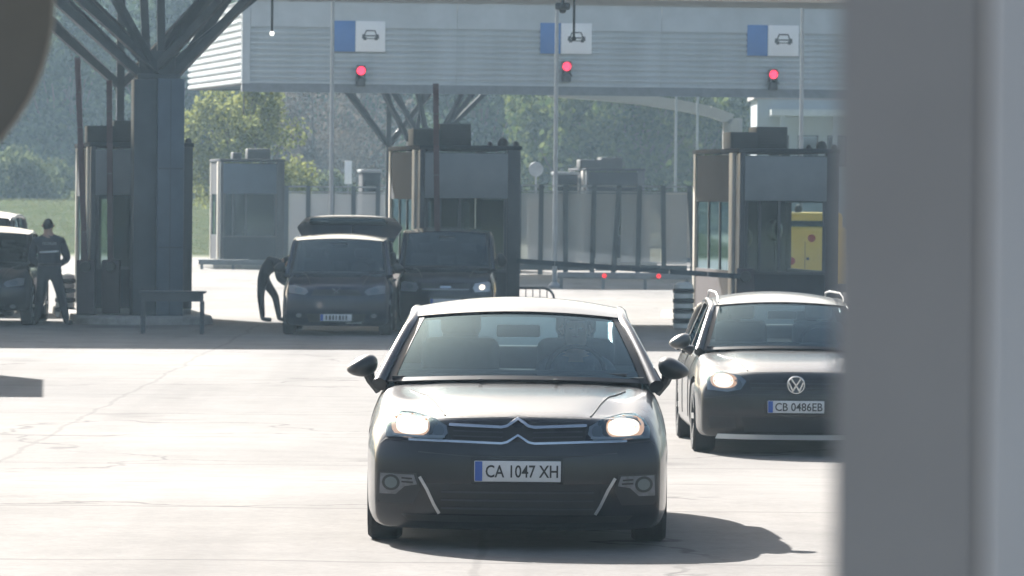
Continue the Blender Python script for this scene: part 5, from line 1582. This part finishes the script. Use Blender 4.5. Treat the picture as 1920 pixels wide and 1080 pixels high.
# driver of the saloon (in car coordinates, placed with the car)
def seated(label, car, x, y, z, shirt, arms=True):
    t = thing('person', label, 'person', tuple(car.matrix_basis @ Vector((x, y, z))) if False else (0, 0, 0), 0)
    bpy.context.view_layer.update()
    t.matrix_world = car.matrix_world @ Matrix.Translation((x, y, z))
    J = {'pelvis': ((0, 0, .12), (.16, .13)), 'waist': ((0, .04, .28), .14), 'chest': ((0, .09, .46), (.18, .125)), 'neckb': ((0, .10, .60), (.12, .09)), 'neck': ((0, .09, .67), .058), 'head0': ((0, .07, .75), (.074, .088)), 'head1': ((0, .06, .84), (.075, .092)), 'head2': ((0, .06, .91), (.045, .055))}
    B = [('pelvis', 'waist', 0), ('waist', 'chest', 0), ('chest', 'neckb', 0), ('neckb', 'neck', 1), ('neck', 'head0', 1), ('head0', 'head1', 1), ('head1', 'head2', 1)]
    for s_, sx in (('L', -1), ('R', 1)):
        J[s_ + 'hip'] = ((sx * .10, -.05, .10), .09); J[s_ + 'knee'] = ((sx * .14, -.45, .16), .07); J[s_ + 'ankle'] = ((sx * .13, -.68, -.18), .045)
        B += [('pelvis', s_ + 'hip', 2), (s_ + 'hip', s_ + 'knee', 2), (s_ + 'knee', s_ + 'ankle', 2)]
        J[s_ + 'sh'] = ((sx * .19, .09, .57), .08); J[s_ + 'elbow'] = ((sx * .27, -.12, .36), .055); J[s_ + 'wrist'] = ((sx * .17, -.36, .47), .036)
        B += [('neckb', s_ + 'sh', 0), (s_ + 'sh', s_ + 'elbow', 0), (s_ + 'elbow', s_ + 'wrist', 1)]
        add_hand(J, B, s_, J[s_ + 'wrist'][0], (-sx * .2, -1, .2), (0, 0, -1))
    m2 = skin_body(J, B, 'pelvis', None, [shirt, M['skin'], M['jeans'], M['black']])
    link('body', m2, None, t)
    head_parts(t, (0, .06, .825), .09, (0, -1, -.05))
    return t
seated('driver in a grey shirt behind the wheel of the dark saloon', sal, .37, 2.12, .46, M['shirt'])

# ------------------------------------------------------------------ foreground, out of focus
# round sign, seen from its back, at the top left
d = 7.7
c = P(-291, 0, d)
t = thing('round_sign', 'blurred beige grey round sign cut by the top left corner', 'sign', tuple(c), 0)
rad = 391 / FPX * d
bk = mat('sign_back_beige', (.16, .155, .135), .6, .2, var=.12, vscale=4)
part('plate', MB().lathe([(0, -.012), (rad - .02, -.012), (rad, -.02), (rad + .003, 0), (rad, .012), (0, .012)], 64, 'y'), bk, t)
part('clamp', MB().box(-.05, .05, -.03, -.013, -.14, -.08), M['pole'], t)
part('post', MB().tube([(0, -.06, RISE - c.z), (0, -.06, .25)], .03, 12), M['pole'], t)
# grey steel pillar at the right
d = 2.6
a, b = P(1566, 540, d), P(1845, 540, d)
t = thing('pillar', 'blurred grey steel pillar filling the right edge of the view', 'pillar', (a.x, a.y, RISE), 0)
wd = b.x - a.x
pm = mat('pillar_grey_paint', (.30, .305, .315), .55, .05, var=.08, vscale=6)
# box post with chamfered corner, its brighter right face painted as a paler strip
ply = [(.0, .0), (wd * .97, .0), (wd, .008), (wd + .01, .2), (.05, .2)]
nn = len(ply)
mb = MB().add([(x, y, 0) for x, y in ply] + [(x, y, 4.2) for x, y in ply], [(i, (i + 1) % nn, (i + 1) % nn + nn, i + nn) for i in range(nn)] + [tuple(range(nn))[::-1], tuple(range(nn, 2 * nn))])
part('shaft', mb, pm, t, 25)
part('lit_face_strip', MB().bbox(wd + .0015, wd + .09, -.004, .12, 0, 4.2, .003), mat('pillar_lit_face', (.50, .525, .56), .5, .05, var=.06, vscale=6), t)  # paler paint stands in for light on the right face
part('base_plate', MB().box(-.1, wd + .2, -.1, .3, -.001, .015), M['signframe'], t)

# ------------------------------------------------------------------ haze
hz = bpy.data.materials.new('haze_air'); hz.use_nodes = True
ht = hz.node_tree; ht.nodes.remove(ht.nodes['Principled BSDF'])
pv_ = ht.nodes.new('ShaderNodeVolumePrincipled')
pv_.inputs['Color'].default_value = (.56, .80, 1.0, 1)
pv_.inputs['Density'].default_value = .00036
pv_.inputs['Anisotropy'].default_value = .3
ht.links.new(pv_.outputs[0], ht.nodes['Material Output'].inputs['Volume'])
o = link('haze', MB().box(-265, 265, -30, 710, -1.1, 68).mesh('haze'), hz); o['kind'] = 'stuff'
